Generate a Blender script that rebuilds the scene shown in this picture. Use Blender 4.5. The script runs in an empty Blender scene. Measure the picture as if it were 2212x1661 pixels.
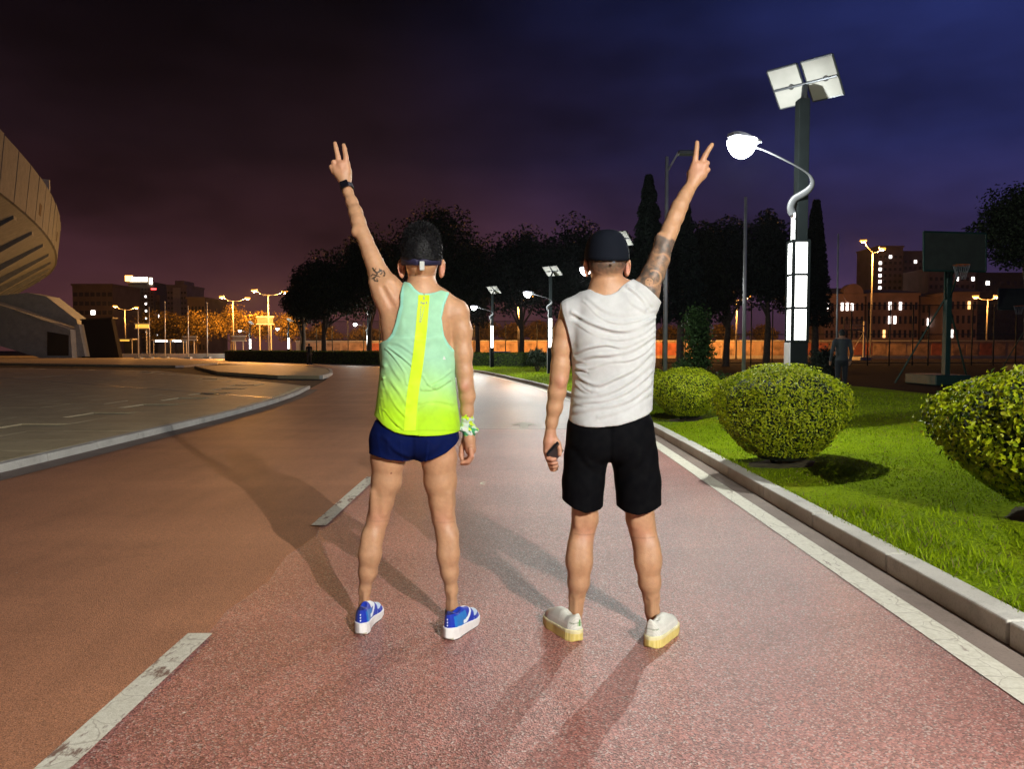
import bpy, math, random
import numpy as np
from mathutils import Vector, Matrix
from mathutils.bvhtree import BVHTree

# ------------------------------------------------------------------ camera, sky, exposure
SC = bpy.context.scene
COL = SC.collection
FPX, CX, CY, HZ = 1600.0, 1106.0, 830.5, 753.0        # focal length, centre and horizon in reference pixels (2212 wide)
CAM_H = 1.22
PITCH = math.atan((CY - HZ) / FPX)
cam_d = bpy.data.cameras.new('camera')
cam = bpy.data.objects.new('camera', cam_d)
COL.objects.link(cam)
cam_d.sensor_width = 36.0
cam_d.lens = FPX / 2212.0 * 36.0
cam_d.clip_start = 0.05
cam_d.clip_end = 2000.0
cam.location = (0, 0, CAM_H)
cam.rotation_euler = (math.radians(90) - PITCH, 0, 0)
SC.camera = cam

SC.view_settings.view_transform = 'Standard'
SC.view_settings.look = 'None'
SC.view_settings.exposure = 0.4
SC.view_settings.gamma = 1.0
SC.view_settings.use_curve_mapping = False
SC.cycles.use_denoising = True
SC.cycles.max_bounces = 6
SC.cycles.diffuse_bounces = 3
SC.cycles.glossy_bounces = 3
SC.cycles.transmission_bounces = 3
SC.cycles.volume_bounces = 0
SC.cycles.sample_clamp_indirect = 4.0
SC.cycles.caustics_reflective = False
SC.cycles.caustics_refractive = False

LAMP_HEAD = 400.0       # watts of one white solar street lamp head
REAR_HEAD = 2200.0      # the brighter lamp of the same row behind the viewer
SODIUM = 5000.0
HAZE = 0.00012

world = bpy.data.worlds.new('World')
SC.world = world
world.use_nodes = True
def build_world():
    nt = world.node_tree
    N, L = nt.nodes, nt.links
    N.clear()
    out = N.new('ShaderNodeOutputWorld')
    bg = N.new('ShaderNodeBackground')
    L.new(bg.outputs[0], out.inputs[0])
    tc = N.new('ShaderNodeTexCoord')
    sep = N.new('ShaderNodeSeparateXYZ')
    L.new(tc.outputs['Generated'], sep.inputs[0])
    # city glow by elevation, two tints: sodium-lit maroon, and indigo that partly paints the near lamp's glare
    warm = N.new('ShaderNodeValToRGB'); cold = N.new('ShaderNodeValToRGB')
    for r, stops in ((warm, [(0.0, (.085, .030, .032)), (.10, (.046, .016, .022)), (.24, (.0110, .0048, .0072)), (.40, (.0026, .0016, .0030)), (1, (.002, .0014, .0026))]),
                     (cold, [(0.0, (.058, .026, .050)), (.10, (.032, .022, .072)), (.24, (.0150, .0190, .088)), (.46, (.0100, .0180, .092)), (1, (.004, .007, .04))])):
        el = r.color_ramp.elements
        el[0].position, el[0].color = stops[0][0], stops[0][1] + (1,)
        el[1].position, el[1].color = stops[-1][0], stops[-1][1] + (1,)
        for p, c in stops[1:-1]:
            e = el.new(p); e.color = c + (1,)
        L.new(sep.outputs['Z'], r.inputs[0])
    mr = N.new('ShaderNodeMapRange'); mr.interpolation_type = 'SMOOTHSTEP'
    mr.inputs[1].default_value = -.22; mr.inputs[2].default_value = .62
    L.new(sep.outputs['X'], mr.inputs[0])
    mix = N.new('ShaderNodeMix'); mix.data_type = 'RGBA'
    L.new(mr.outputs[0], mix.inputs[0]); L.new(warm.outputs[0], mix.inputs[6]); L.new(cold.outputs[0], mix.inputs[7])
    mp = N.new('ShaderNodeMapping'); mp.inputs['Scale'].default_value = (1.5, 1.5, 4.0)
    L.new(tc.outputs['Generated'], mp.inputs[0])
    nz = N.new('ShaderNodeTexNoise'); nz.inputs['Scale'].default_value = 2.2; nz.inputs['Detail'].default_value = 5
    L.new(mp.outputs[0], nz.inputs['Vector'])
    cl = N.new('ShaderNodeMapRange'); cl.inputs[1].default_value = .35; cl.inputs[2].default_value = .75
    cl.inputs[3].default_value = .55; cl.inputs[4].default_value = 1.65
    L.new(nz.outputs[0], cl.inputs[0])
    mul = N.new('ShaderNodeVectorMath'); mul.operation = 'SCALE'
    L.new(mix.outputs[2], mul.inputs[0]); L.new(cl.outputs[0], mul.inputs['Scale'])
    L.new(mul.outputs[0], bg.inputs[0])
    bg.inputs[1].default_value = 0.75
build_world()

# ------------------------------------------------------------------ pixel helpers: a direction from the photograph, a distance from the place
def ray(dx, dy):
    a, b = (dx - CX) / FPX, (CY - dy) / FPX
    c, s = math.cos(PITCH), math.sin(PITCH)
    return Vector((a, c + b * s, -s + b * c))
def G(dx, dy, z=0.0):
    r = ray(dx, dy); t = (z - CAM_H) / r.z
    return Vector((r.x * t, r.y * t, z))
def P(dx, dy, Y):
    r = ray(dx, dy); t = Y / r.y
    return Vector((r.x * t, Y, CAM_H + r.z * t))
def s2l(*c):
    o = []
    for v in c:
        v = v / 255.0
        o.append(v / 12.92 if v <= .04045 else ((v + .055) / 1.055) ** 2.4)
    return tuple(o)

# ------------------------------------------------------------------ materials
MATS = {}
def new_mat(name):
    m = bpy.data.materials.new(name); m.use_nodes = True
    MATS[name] = m
    return m, m.node_tree.nodes, m.node_tree.links, m.node_tree.nodes['Principled BSDF']
def coords(N, L, mode, scale=(1, 1, 1)):
    if mode == 'world':
        src = N.new('ShaderNodeNewGeometry').outputs['Position']
    else:
        src = N.new('ShaderNodeTexCoord').outputs['Object']
    mp = N.new('ShaderNodeMapping'); mp.inputs['Scale'].default_value = scale
    L.new(src, mp.inputs[0])
    return mp.outputs[0]
def noise(N, L, vec, scale, detail=3, rough=.55):
    n = N.new('ShaderNodeTexNoise'); n.inputs['Scale'].default_value = scale
    n.inputs['Detail'].default_value = detail; n.inputs['Roughness'].default_value = rough
    L.new(vec, n.inputs['Vector'])
    return n.outputs[0]
def ramp(N, L, fac, stops):
    r = N.new('ShaderNodeValToRGB'); el = r.color_ramp.elements
    el[0].position, el[0].color = stops[0][0], tuple(stops[0][1]) + (1,)
    el[1].position, el[1].color = stops[-1][0], tuple(stops[-1][1]) + (1,)
    for p, c in stops[1:-1]:
        e = el.new(p); e.color = tuple(c) + (1,)
    L.new(fac, r.inputs[0])
    return r.outputs[0]
def mixc(N, L, fac, a, b, kind='MIX'):
    m = N.new('ShaderNodeMix'); m.data_type = 'RGBA'; m.blend_type = kind
    for i, v in ((0, fac), (6, a), (7, b)):
        if hasattr(v, 'is_linked'):
            L.new(v, m.inputs[i])
        elif i == 0:
            m.inputs[0].default_value = v
        else:
            m.inputs[i].default_value = tuple(v) + (1,)
    return m.outputs[2]
def maprange(N, L, v, a, b, c=0.0, d=1.0, smooth=False):
    m = N.new('ShaderNodeMapRange')
    if smooth: m.interpolation_type = 'SMOOTHSTEP'
    for i, x in enumerate((a, b, c, d)): m.inputs[i + 1].default_value = x
    L.new(v, m.inputs[0])
    return m.outputs[0]
def bump(N, L, B, h, strength, dist=.01):
    b = N.new('ShaderNodeBump'); b.inputs['Strength'].default_value = strength; b.inputs['Distance'].default_value = dist
    L.new(h, b.inputs['Height']); L.new(b.outputs[0], B.inputs['Normal'])
def simple(name, c, rough=.6, metal=0.0, var=.25, scale=6.0, bmp=.15, bscale=60.0, mode='object', spec=.5, emit=None, estr=0.0):
    m, N, L, B = new_mat(name)
    v = coords(N, L, mode)
    f = noise(N, L, v, scale, 4)
    lo = [x * (1 - var) for x in c]; hi = [min(1, x * (1 + var)) for x in c]
    L.new(ramp(N, L, f, [(.3, lo), (.7, hi)]), B.inputs['Base Color'])
    B.inputs['Roughness'].default_value = rough; B.inputs['Metallic'].default_value = metal
    B.inputs['Specular IOR Level'].default_value = spec
    if bmp: bump(N, L, B, noise(N, L, v, bscale, 3), bmp)
    if emit:
        B.inputs['Emission Color'].default_value = tuple(emit) + (1,); B.inputs['Emission Strength'].default_value = estr
    return m

# ------------------------------------------------------------------ mesh helpers
class MB:
    """collects boxes, tubes and prisms in world coordinates for one mesh"""
    def __init__(s): s.v, s.f, s.mi = [], [], []
    def add(s, vs, fs, mi=0):
        n = len(s.v); s.v += [tuple(p) for p in vs]
        s.f += [tuple(i + n for i in f) for f in fs]; s.mi += [mi] * len(fs)
        return s
    def box(s, c, size, rz=0.0, mi=0, M=None):
        hx, hy, hz = size[0] / 2, size[1] / 2, size[2] / 2
        vs = [Vector((x, y, z)) for x in (-hx, hx) for y in (-hy, hy) for z in (-hz, hz)]
        R = M if M is not None else Matrix.Rotation(rz, 3, 'Z')
        c = Vector(c)
        return s.add([R @ v + c for v in vs], [(0, 1, 3, 2), (4, 6, 7, 5), (0, 4, 5, 1), (2, 3, 7, 6), (0, 2, 6, 4), (1, 5, 7, 3)], mi)
    def prism(s, poly, z0, z1, mi=0):
        n = len(poly)
        a = sum(poly[i][0] * poly[(i + 1) % n][1] - poly[(i + 1) % n][0] * poly[i][1] for i in range(n))
        if a < 0: poly = poly[::-1]
        vs = [(p[0], p[1], z0) for p in poly] + [(p[0], p[1], z1) for p in poly]
        fs = [tuple(range(n))[::-1], tuple(range(n, 2 * n))] + [(i, (i + 1) % n, n + (i + 1) % n, n + i) for i in range(n)]
        return s.add(vs, fs, mi)
    def extrude(s, poly3, d, mi=0):
        """a flat 3-D outline given thickness along d"""
        n = len(poly3); d = Vector(d)
        vs = [Vector(p) for p in poly3] + [Vector(p) + d for p in poly3]
        fs = [tuple(range(n)), tuple(range(n, 2 * n))[::-1]] + [(i, n + i, n + (i + 1) % n, (i + 1) % n) for i in range(n)]
        return s.add(vs, fs, mi)
    def tube(s, pts, rad, seg=10, caps=True, mi=0, flat=1.0):
        pts = [Vector(p) for p in pts]
        if not hasattr(rad, '__len__'): rad = [rad] * len(pts)
        vs, fs = [], []
        ref = None
        for i, p in enumerate(pts):
            t = (pts[min(i + 1, len(pts) - 1)] - pts[max(i - 1, 0)]).normalized()
            if ref is None:
                ref = Vector((1, 0, 0)) if abs(t.x) < .8 else Vector((0, 1, 0))
            u = (ref - t * ref.dot(t)).normalized(); w = t.cross(u); ref = u
            for k in range(seg):
                a = 2 * math.pi * k / seg
                vs.append(p + (u * math.cos(a) + w * math.sin(a) * flat) * rad[i])
        for i in range(len(pts) - 1):
            for k in range(seg):
                k2 = (k + 1) % seg
                fs.append((i * seg + k, i * seg + k2, (i + 1) * seg + k2, (i + 1) * seg + k))
        if caps:
            fs.append(tuple(range(seg))[::-1]); fs.append(tuple(range((len(pts) - 1) * seg, len(pts) * seg)))
        return s.add(vs, fs, mi)
    def dome(s, c, r, zs, seg=16, rings=5, mi=0, down=True):
        c = Vector(c); vs, fs = [], []
        for i in range(rings + 1):
            a = math.pi / 2 * i / rings
            for k in range(seg):
                b = 2 * math.pi * k / seg
                vs.append(c + Vector((math.cos(b) * r * math.cos(a), math.sin(b) * r * math.cos(a), (-1 if down else 1) * zs * math.sin(a))))
        for i in range(rings):
            for k in range(seg):
                k2 = (k + 1) % seg
                fs.append((i * seg + k, (i + 1) * seg + k, (i + 1) * seg + k2, i * seg + k2))
        fs.append(tuple(range(seg)))
        return s.add(vs, fs, mi)

def world_loc(o):
    p = Vector((0, 0, 0))
    while o is not None:
        p += o.location; o = o.parent
    return p
def link(name, me, parent=None):
    o = bpy.data.objects.new(name, me); COL.objects.link(o)
    if parent is not None: o.parent = parent
    return o
def mesh_from(name, v, f, off=(0, 0, 0)):
    me = bpy.data.meshes.new(name)
    off = Vector(off)
    me.from_pydata([(p[0] - off.x, p[1] - off.y, p[2] - off.z) for p in v], [], f)
    return me
def part(name, mb, mats, parent=None, smooth=False, bevel=0.0):
    off = world_loc(parent) if parent is not None else Vector((0, 0, 0))
    me = mesh_from(name, mb.v, mb.f, off)
    for m in (mats if isinstance(mats, (list, tuple)) else [mats]): me.materials.append(m)
    if len(me.materials) > 1: me.polygons.foreach_set('material_index', mb.mi)
    if smooth: me.polygons.foreach_set('use_smooth', [True] * len(me.polygons))
    o = link(name, me, parent)
    if bevel:
        md = o.modifiers.new('bevel', 'BEVEL'); md.width = bevel; md.segments = 2; md.limit_method = 'ANGLE'
    return o
def np_mesh(name, V, F, mats, parent=None, smooth=True, colors=None, mi=None):
    """fast mesh from numpy arrays, faces all with the same corner count"""
    off = world_loc(parent) if parent is not None else Vector((0, 0, 0))
    V = np.asarray(V, np.float32) - np.array(off, np.float32)
    F = np.asarray(F, np.int32); n, k = F.shape
    me = bpy.data.meshes.new(name)
    me.vertices.add(len(V)); me.vertices.foreach_set('co', V.ravel())
    me.loops.add(n * k); me.loops.foreach_set('vertex_index', F.ravel())
    me.polygons.add(n)
    me.polygons.foreach_set('loop_start', np.arange(0, n * k, k, dtype=np.int32))
    for m in (mats if isinstance(mats, (list, tuple)) else [mats]): me.materials.append(m)
    if mi is not None: me.polygons.foreach_set('material_index', np.asarray(mi, np.int32))
    me.update(calc_edges=True)
    if smooth: me.polygons.foreach_set('use_smooth', np.ones(n, bool))
    if colors is not None:
        at = me.color_attributes.new('Col', 'FLOAT_COLOR', 'POINT')
        C4 = np.ones((len(V), 4), np.float32); C4[:, :3] = colors
        at.data.foreach_set('color', C4.ravel())
    me.validate()
    return link(name, me, parent)
def tag(o, label, cat, group=None, kind=None):
    if label: o['label'] = label
    if cat: o['category'] = cat
    if group: o['group'] = group
    if kind: o['kind'] = kind
    return o
def thing(name, label, cat, loc, group=None):
    o = bpy.data.objects.new(name, None); COL.objects.link(o)
    o.location = loc; o.empty_display_size = .1
    return tag(o, label, cat, group)
def structure(o):
    o['kind'] = 'structure'; return o
def stuff(o):
    o['kind'] = 'stuff'; return o
def dup(root, loc, rz=None, label=None, scale=None):
    """a copy of a thing with copies of its parts and sub-parts, sharing mesh data"""
    r = root.copy(); COL.objects.link(r); r.location = loc
    if rz is not None: r.rotation_euler = (0, 0, rz)
    if label: r['label'] = label
    if scale is not None: r.scale = (scale,) * 3 if not hasattr(scale, '__len__') else scale
    for ch in list(root.children):
        c = ch.copy(); COL.objects.link(c); c.parent = r
        for g in list(ch.children):
            d = g.copy(); COL.objects.link(d); d.parent = c
    return r
RNG = np.random.default_rng(7)
random.seed(7)
# ------------------------------------------------------------------ road edges as curves x(y)
def catmull(pts, n=8):
    P_ = [np.array(p, float) for p in pts]
    P_ = [2 * P_[0] - P_[1]] + P_ + [2 * P_[-1] - P_[-2]]
    out = []
    for i in range(1, len(P_) - 2):
        for k in range(n):
            t = k / n
            a, b, c, d = P_[i - 1:i + 3]
            out.append(.5 * ((2 * b) + (c - a) * t + (2 * a - 5 * b + 4 * c - d) * t * t + (-a + 3 * b - 3 * c + d) * t ** 3))
    out.append(P_[-2])
    return np.array(out)
RIGHT = catmull([(2.03, -45), (2.03, -20), (2.03, -5), (2.03, 5), (2.03, 10.5), (1.86, 14.5), (1.42, 18.8), (1.03, 22.4), (.52, 25.7), (-.6, 32.0), (-2.1, 39), (-5.4, 48), (-10.2, 57.5), (-18.5, 69), (-30, 82), (-48, 98)])
LEFT = catmull([(-5, -45), (-5, -20), (-5, -5), (-5, 5), (-5.02, 10), (-5.10, 14), (-5.5, 18.5), (-6.19, 22.7), (-7.5, 30), (-9.35, 37.5), (-13.5, 46), (-20, 56), (-30, 67), (-44, 78), (-60, 88)])
def xr(y): return float(np.interp(y, RIGHT[:, 1], RIGHT[:, 0]))
def xl(y): return float(np.interp(y, LEFT[:, 1], LEFT[:, 0]))
def strip(xa, xb, ys, z):
    mb = MB(); vs = []
    for y in ys: vs += [(xa(y), y, z), (xb(y), y, z)]
    return mb.add(vs, [(2 * i, 2 * i + 1, 2 * i + 3, 2 * i + 2) for i in range(len(ys) - 1)])

# ------------------------------------------------------------------ ground materials
def asphalt(name, c_lo, c_hi, grain, speck, seam=None, vs_=165, rough_=.43, spec_=.7):
    m, N, L, B = new_mat(name)
    v = coords(N, L, 'world'); vs = coords(N, L, 'world', (1, .12, 1)); vt = coords(N, L, 'world', (.15, 1, 1))
    big = noise(N, L, v, .55, 4); streak = noise(N, L, vs, 5.0, 3); cross = noise(N, L, vt, 1.4, 4)
    c = ramp(N, L, big, [(.3, c_lo), (.7, c_hi)])
    c = mixc(N, L, maprange(N, L, streak, .35, .7, 0, .3), c, [x * .62 for x in c_lo])
    c = mixc(N, L, maprange(N, L, cross, .45, .68, 0, .35), c, [min(1, x * 1.25) for x in c_hi])
    if seam is not None:
        sep = N.new('ShaderNodeSeparateXYZ'); L.new(v, sep.inputs[0])
        s = maprange(N, L, sep.outputs['Y'], 11.12, 11.16)
        c = mixc(N, L, s, c, mixc(N, L, .55, c, seam))
    st = maprange(N, L, noise(N, L, v, 1.9, 7, .7), .56, .74, 0, .34)                      # old stains
    c = mixc(N, L, st, c, [x * .5 for x in c_lo])
    pt = N.new('ShaderNodeTexVoronoi'); pt.inputs['Scale'].default_value = 3.1; L.new(v, pt.inputs['Vector'])
    c = mixc(N, L, maprange(N, L, pt.outputs['Distance'], .018, .026, .75, 0), c, (.60, .56, .50))   # small pale grit
    vo = N.new('ShaderNodeTexVoronoi'); vo.inputs['Scale'].default_value = vs_; L.new(v, vo.inputs['Vector'])
    gs = N.new('ShaderNodeSeparateColor'); L.new(vo.outputs['Color'], gs.inputs[0])
    g1 = maprange(N, L, gs.outputs[0], .0, 1.0, 1 - grain, 1 + grain)
    mul = N.new('ShaderNodeVectorMath'); mul.operation = 'SCALE'; L.new(c, mul.inputs[0]); L.new(g1, mul.inputs['Scale'])
    sp = maprange(N, L, gs.outputs[1], .86, .9, 0, speck)
    c2 = mixc(N, L, sp, mul.outputs[0], (.55, .47, .42))
    dk = maprange(N, L, gs.outputs[2], .85, .9, 0, .45)
    c2 = mixc(N, L, dk, c2, (.02, .014, .012))
    L.new(c2, B.inputs['Base Color'])
    B.inputs['Roughness'].default_value = rough_; B.inputs['Specular IOR Level'].default_value = spec_
    n1 = N.new('ShaderNodeMath'); n1.operation = 'ADD'
    L.new(vo.outputs['Distance'], n1.inputs[0]); L.new(noise(N, L, v, 220, 2), n1.inputs[1])
    bump(N, L, B, n1.outputs[0], .42, .005)
    return m
M_RED = asphalt('red_asphalt', (.275, .105, .088), (.405, .172, .142), .55, .62, seam=(.30, .24, .21))
M_BROWN = asphalt('brown_asphalt', (.385, .165, .088), (.500, .225, .120), .32, .10, vs_=260, rough_=.58, spec_=.45)
M_GROUND = asphalt('dark_asphalt', (.035, .030, .028), (.060, .052, .046), .3, .05, rough_=.8, spec_=.2)
M_COURT = asphalt('court_surface', (.014, .008, .007), (.024, .013, .010), .2, .0, rough_=.95, spec_=.05)
M_STREET = asphalt('street_asphalt', (.06, .055, .05), (.10, .09, .08), .2, .0)

def paint(name, wear):
    m, N, L, B = new_mat(name)
    v = coords(N, L, 'world'); vv = coords(N, L, 'world', (1, .35, 1))
    a = noise(N, L, vv, 26, 5, .7); b = noise(N, L, v, 3.0, 3)
    s = N.new('ShaderNodeMath'); s.operation = 'MULTIPLY_ADD'; L.new(b, s.inputs[0]); s.inputs[1].default_value = .55; L.new(a, s.inputs[2])
    f = maprange(N, L, s.outputs[0], wear, wear + .1)
    base = ramp(N, L, noise(N, L, v, 60, 3), [(.3, (.58, .55, .44)), (.7, (.74, .71, .60))])
    cv = N.new('ShaderNodeTexVoronoi'); cv.feature = 'DISTANCE_TO_EDGE'; cv.inputs['Scale'].default_value = 7.0
    wp = N.new('ShaderNodeVectorMath'); wp.operation = 'MULTIPLY_ADD'; nv = N.new('ShaderNodeTexNoise'); nv.inputs['Scale'].default_value = 9; L.new(v, nv.inputs['Vector'])
    L.new(nv.outputs['Color'], wp.inputs[0]); wp.inputs[1].default_value = (.12, .12, 0); L.new(v, wp.inputs[2]); L.new(wp.outputs[0], cv.inputs['Vector'])
    ck = maprange(N, L, cv.outputs['Distance'], .008, .022, .55, 0)
    base = mixc(N, L, ck, base, (.30, .25, .19))
    L.new(mixc(N, L, f, base, (.20, .12, .09)), B.inputs['Base Color'])
    B.inputs['Roughness'].default_value = .6
    bump(N, L, B, noise(N, L, v, 170, 3), .4, .004)
    return m
M_LINE = paint('edge_line_paint', .92)
M_DASH = paint('worn_dash_paint', .84)

def concrete(name, lo, hi, rough=.75, fleck=.3, coat=0.0, mode='world'):
    m, N, L, B = new_mat(name)
    v = coords(N, L, mode)
    c = ramp(N, L, noise(N, L, v, 1.6, 5, .6), [(.3, lo), (.7, hi)])
    c = mixc(N, L, maprange(N, L, noise(N, L, v, 90, 3), .5, .72, 0, fleck), c, [x * .45 for x in lo])
    c = mixc(N, L, maprange(N, L, noise(N, L, v, 7, 4), .56, .75, 0, .45), c, [x * .5 for x in lo])
    L.new(c, B.inputs['Base Color']); B.inputs['Roughness'].default_value = rough
    if coat: B.inputs['Coat Weight'].default_value = coat; B.inputs['Coat Roughness'].default_value = .12
    bump(N, L, B, noise(N, L, v, 110, 4), .35, .005)
    return m
M_KERB = concrete('kerb_granite', (.46, .44, .39), (.64, .62, .56))
M_GUTTER = concrete('gutter_concrete', (.17, .125, .10), (.26, .20, .165))
M_SLAB = concrete('plaza_granite', (.47, .385, .225), (.61, .51, .31), rough=.62, fleck=.35)
M_BAND = concrete('pale_paving', (.36, .32, .24), (.46, .41, .32), rough=.4)
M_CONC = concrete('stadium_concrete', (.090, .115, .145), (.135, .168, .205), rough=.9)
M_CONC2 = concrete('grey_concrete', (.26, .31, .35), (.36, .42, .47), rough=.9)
M_UNDERBUSH = simple('brown_ground', (.070, .060, .022), .95, var=.4, scale=14, bmp=.6, bscale=80, mode='world')

# ------------------------------------------------------------------ ground sheets
mb = MB(); mb.add([(-395, -395, -.03), (395, -395, -.03), (395, 395, -.03), (-395, 395, -.03)], [(0, 1, 2, 3)])
structure(part('ground', mb, M_GROUND))
ys = sorted(set(list(np.arange(-44, 98, 1.0)) + [11.14]))
DASH_X = lambda y: xr(y) - 3.33
structure(part('cycle_lane', strip(lambda y: DASH_X(y) + .025 * math.sin(y * 7.0) * (1 if y < 14 else 0) if y < 60 else DASH_X(y), lambda y: xr(y), list(np.arange(-44, 14, .23)) + list(np.arange(14, 98, 1.0)), 0.004), M_RED))
road_ys = [y for y in ys if y < 87]
structure(part('road', strip(lambda y: xl(y), lambda y: min(xr(y), DASH_X(y) + .3), road_ys, 0.0), M_BROWN))
structure(part('gutter', strip(lambda y: xr(y) - .145, lambda y: xr(y) + .02, list(np.arange(-10, 60, .5)), .0065), M_GUTTER))
structure(part('gutter', strip(lambda y: xl(y) - .02, lambda y: xl(y) + .30, list(np.arange(-6, 22.5, .5)), .006), M_GUTTER))
structure(part('edge_line', strip(lambda y: xr(y) - .285, lambda y: xr(y) - .145, list(np.arange(-10, 60, .5)), .0085), M_LINE))
# broken centre line, each dash a piece of the road
dash_root = structure(thing('lane_line', None, None, (0, 0, 0)))
y0 = -6.55
while y0 < 60:
    a, b = y0, y0 + 1.93
    if b > 1.0:
        part('dash', strip(lambda y: DASH_X(y) - .080, lambda y: DASH_X(y) + .025, list(np.linspace(a, b, 5)), .0085), M_DASH, dash_root)
    y0 += 3.86
# small white direction arrow painted on the cycle lane
mb = MB(); ax, ay = .19, 11.6
mb.add([(ax - .065, ay - .28, .012), (ax + .065, ay - .28, .012), (ax + .065, ay + .12, .012), (ax - .065, ay + .12, .012)], [(0, 1, 2, 3)])
mb.add([(ax - .22, ay + .12, .0125), (ax + .22, ay + .12, .0125), (ax, ay + .6, .0125)], [(0, 1, 2)])
structure(part('road_arrow', mb, M_LINE))
q = strip(lambda y: DASH_X(y) + .05, lambda y: xr(y) - .30, [11.125, 11.15], .0085); structure(part('paving_seam', q, M_GROUND))
mb = MB(); c = G(1045, 1047)
vs = []
for k in range(14):
    a = .9 + k / 13 * 4.3
    vs += [(c.x + .035 * math.cos(a), c.y + .06 * math.sin(a), .0125), (c.x + .018 * math.cos(a), c.y + .034 * math.sin(a), .0125)]
mb.add(vs, [(2 * i, 2 * i + 1, 2 * i + 3, 2 * i + 2) for i in range(13)])
structure(part('paint_mark', mb, M_LINE))

# ------------------------------------------------------------------ kerbs, one stone after another
def kerb_run(name, curve_x, side, y_from, y_to, h, w, label=None, jitter=.006):
    root = structure(thing(name, None, None, (0, 0, 0)))
    mesh = None
    pts = []; y = y_from
    while y < y_to:
        pts.append((curve_x(y), y)); y += .01
    pts = np.array(pts); seg = np.r_[0, np.cumsum(np.hypot(*np.diff(pts, axis=0).T))]
    n = int(seg[-1] // .99)
    for i in range(n):
        s0, s1 = i * .99, (i + 1) * .99
        a = np.array([np.interp(s0, seg, pts[:, 0]), np.interp(s0, seg, pts[:, 1])]); b = np.array([np.interp(s1, seg, pts[:, 0]), np.interp(s1, seg, pts[:, 1])])
        d = b - a; ang = math.atan2(d[1], d[0]); nrm = np.array([d[1], -d[0]]) / np.hypot(*d) * side
        c = (a + b) / 2 + nrm * (w / 2 + random.uniform(0, jitter))
        if mesh is None:
            q = MB(); q.box((0, 0, 0), (.978, w, h + .16))
            o = part('kerb_stone', q, M_KERB, root, bevel=.010); mesh = o.data
        else:
            o = link('kerb_stone', mesh, root)
            md = o.modifiers.new('bevel', 'BEVEL'); md.width = .010; md.segments = 2; md.limit_method = 'ANGLE'
        o.location = (c[0], c[1], h - (h + .16) / 2 + random.uniform(-.003, .003))
        o.rotation_euler = (random.uniform(-.01, .01), 0, ang)
    return root
kerb_run('kerb', xr, 1, 1.0, 58, .11, .13)
kerb_run('kerb', xl, -1, 3.0, 22.9, .09, .13)

# ------------------------------------------------------------------ lawn with a gentle crown
def lawn_z(x, y):
    t = np.asarray(x) - np.interp(y, RIGHT[:, 1], RIGHT[:, 0]) - .13
    b = np.clip(t / 1.2, 0, 1)
    return .095 + .085 * b * b * (3 - 2 * b) + .012 * np.sin(np.asarray(x) * 2.1 + np.asarray(y) * 1.3) * b
LAWN_W = 8.2
def lawn():
    yy = np.arange(-4, 58.01, .4); tt = np.r_[np.arange(0, 2, .2), np.arange(2, LAWN_W + .01, .5)]
    V = []; F = []
    for y in yy:
        x0 = xr(y) + .125
        for t in tt: V.append((x0 + t, y, float(lawn_z(x0 + t, y))))
    n = len(tt)
    for i in range(len(yy) - 1):
        for j in range(n - 1):
            F.append((i * n + j, i * n + j + 1, (i + 1) * n + j + 1, (i + 1) * n + j))
    m, N, L, B = new_mat('lawn_soil_and_turf')
    v = coords(N, L, 'world')
    c = ramp(N, L, noise(N, L, v, 1.2, 5), [(.3, (.150, .225, .004)), (.55, (.215, .310, .005)), (.75, (.25, .27, .010))])
    c = mixc(N, L, maprange(N, L, noise(N, L, v, 45, 4), .45, .7, 0, .6), c, (.020, .035, .006))
    L.new(c, B.inputs['Base Color']); B.inputs['Roughness'].default_value = .95; B.inputs['Specular IOR Level'].default_value = .05
    bump(N, L, B, noise(N, L, v, 70, 4), .8, .02)
    structure(np_mesh('lawn', V, F, m))
lawn()
structure(part('sports_court', MB().add([(xr(-4) + 8.2, -4, .02), (70, -4, .02), (70, 92, .02), (xr(55) + 9, 92, .02), (xr(55) + 8.2, 55, .02), (xr(40) + 8.2, 40, .02), (xr(25) + 8.2, 25, .02), (xr(10) + 8.2, 10, .02)], [tuple(range(8))]), M_COURT))
structure(part('street', MB().add([(-150, 93, .01), (120, 93, .01), (120, 128, .01), (-150, 128, .01)], [(0, 1, 2, 3)]), M_STREET))

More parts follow.
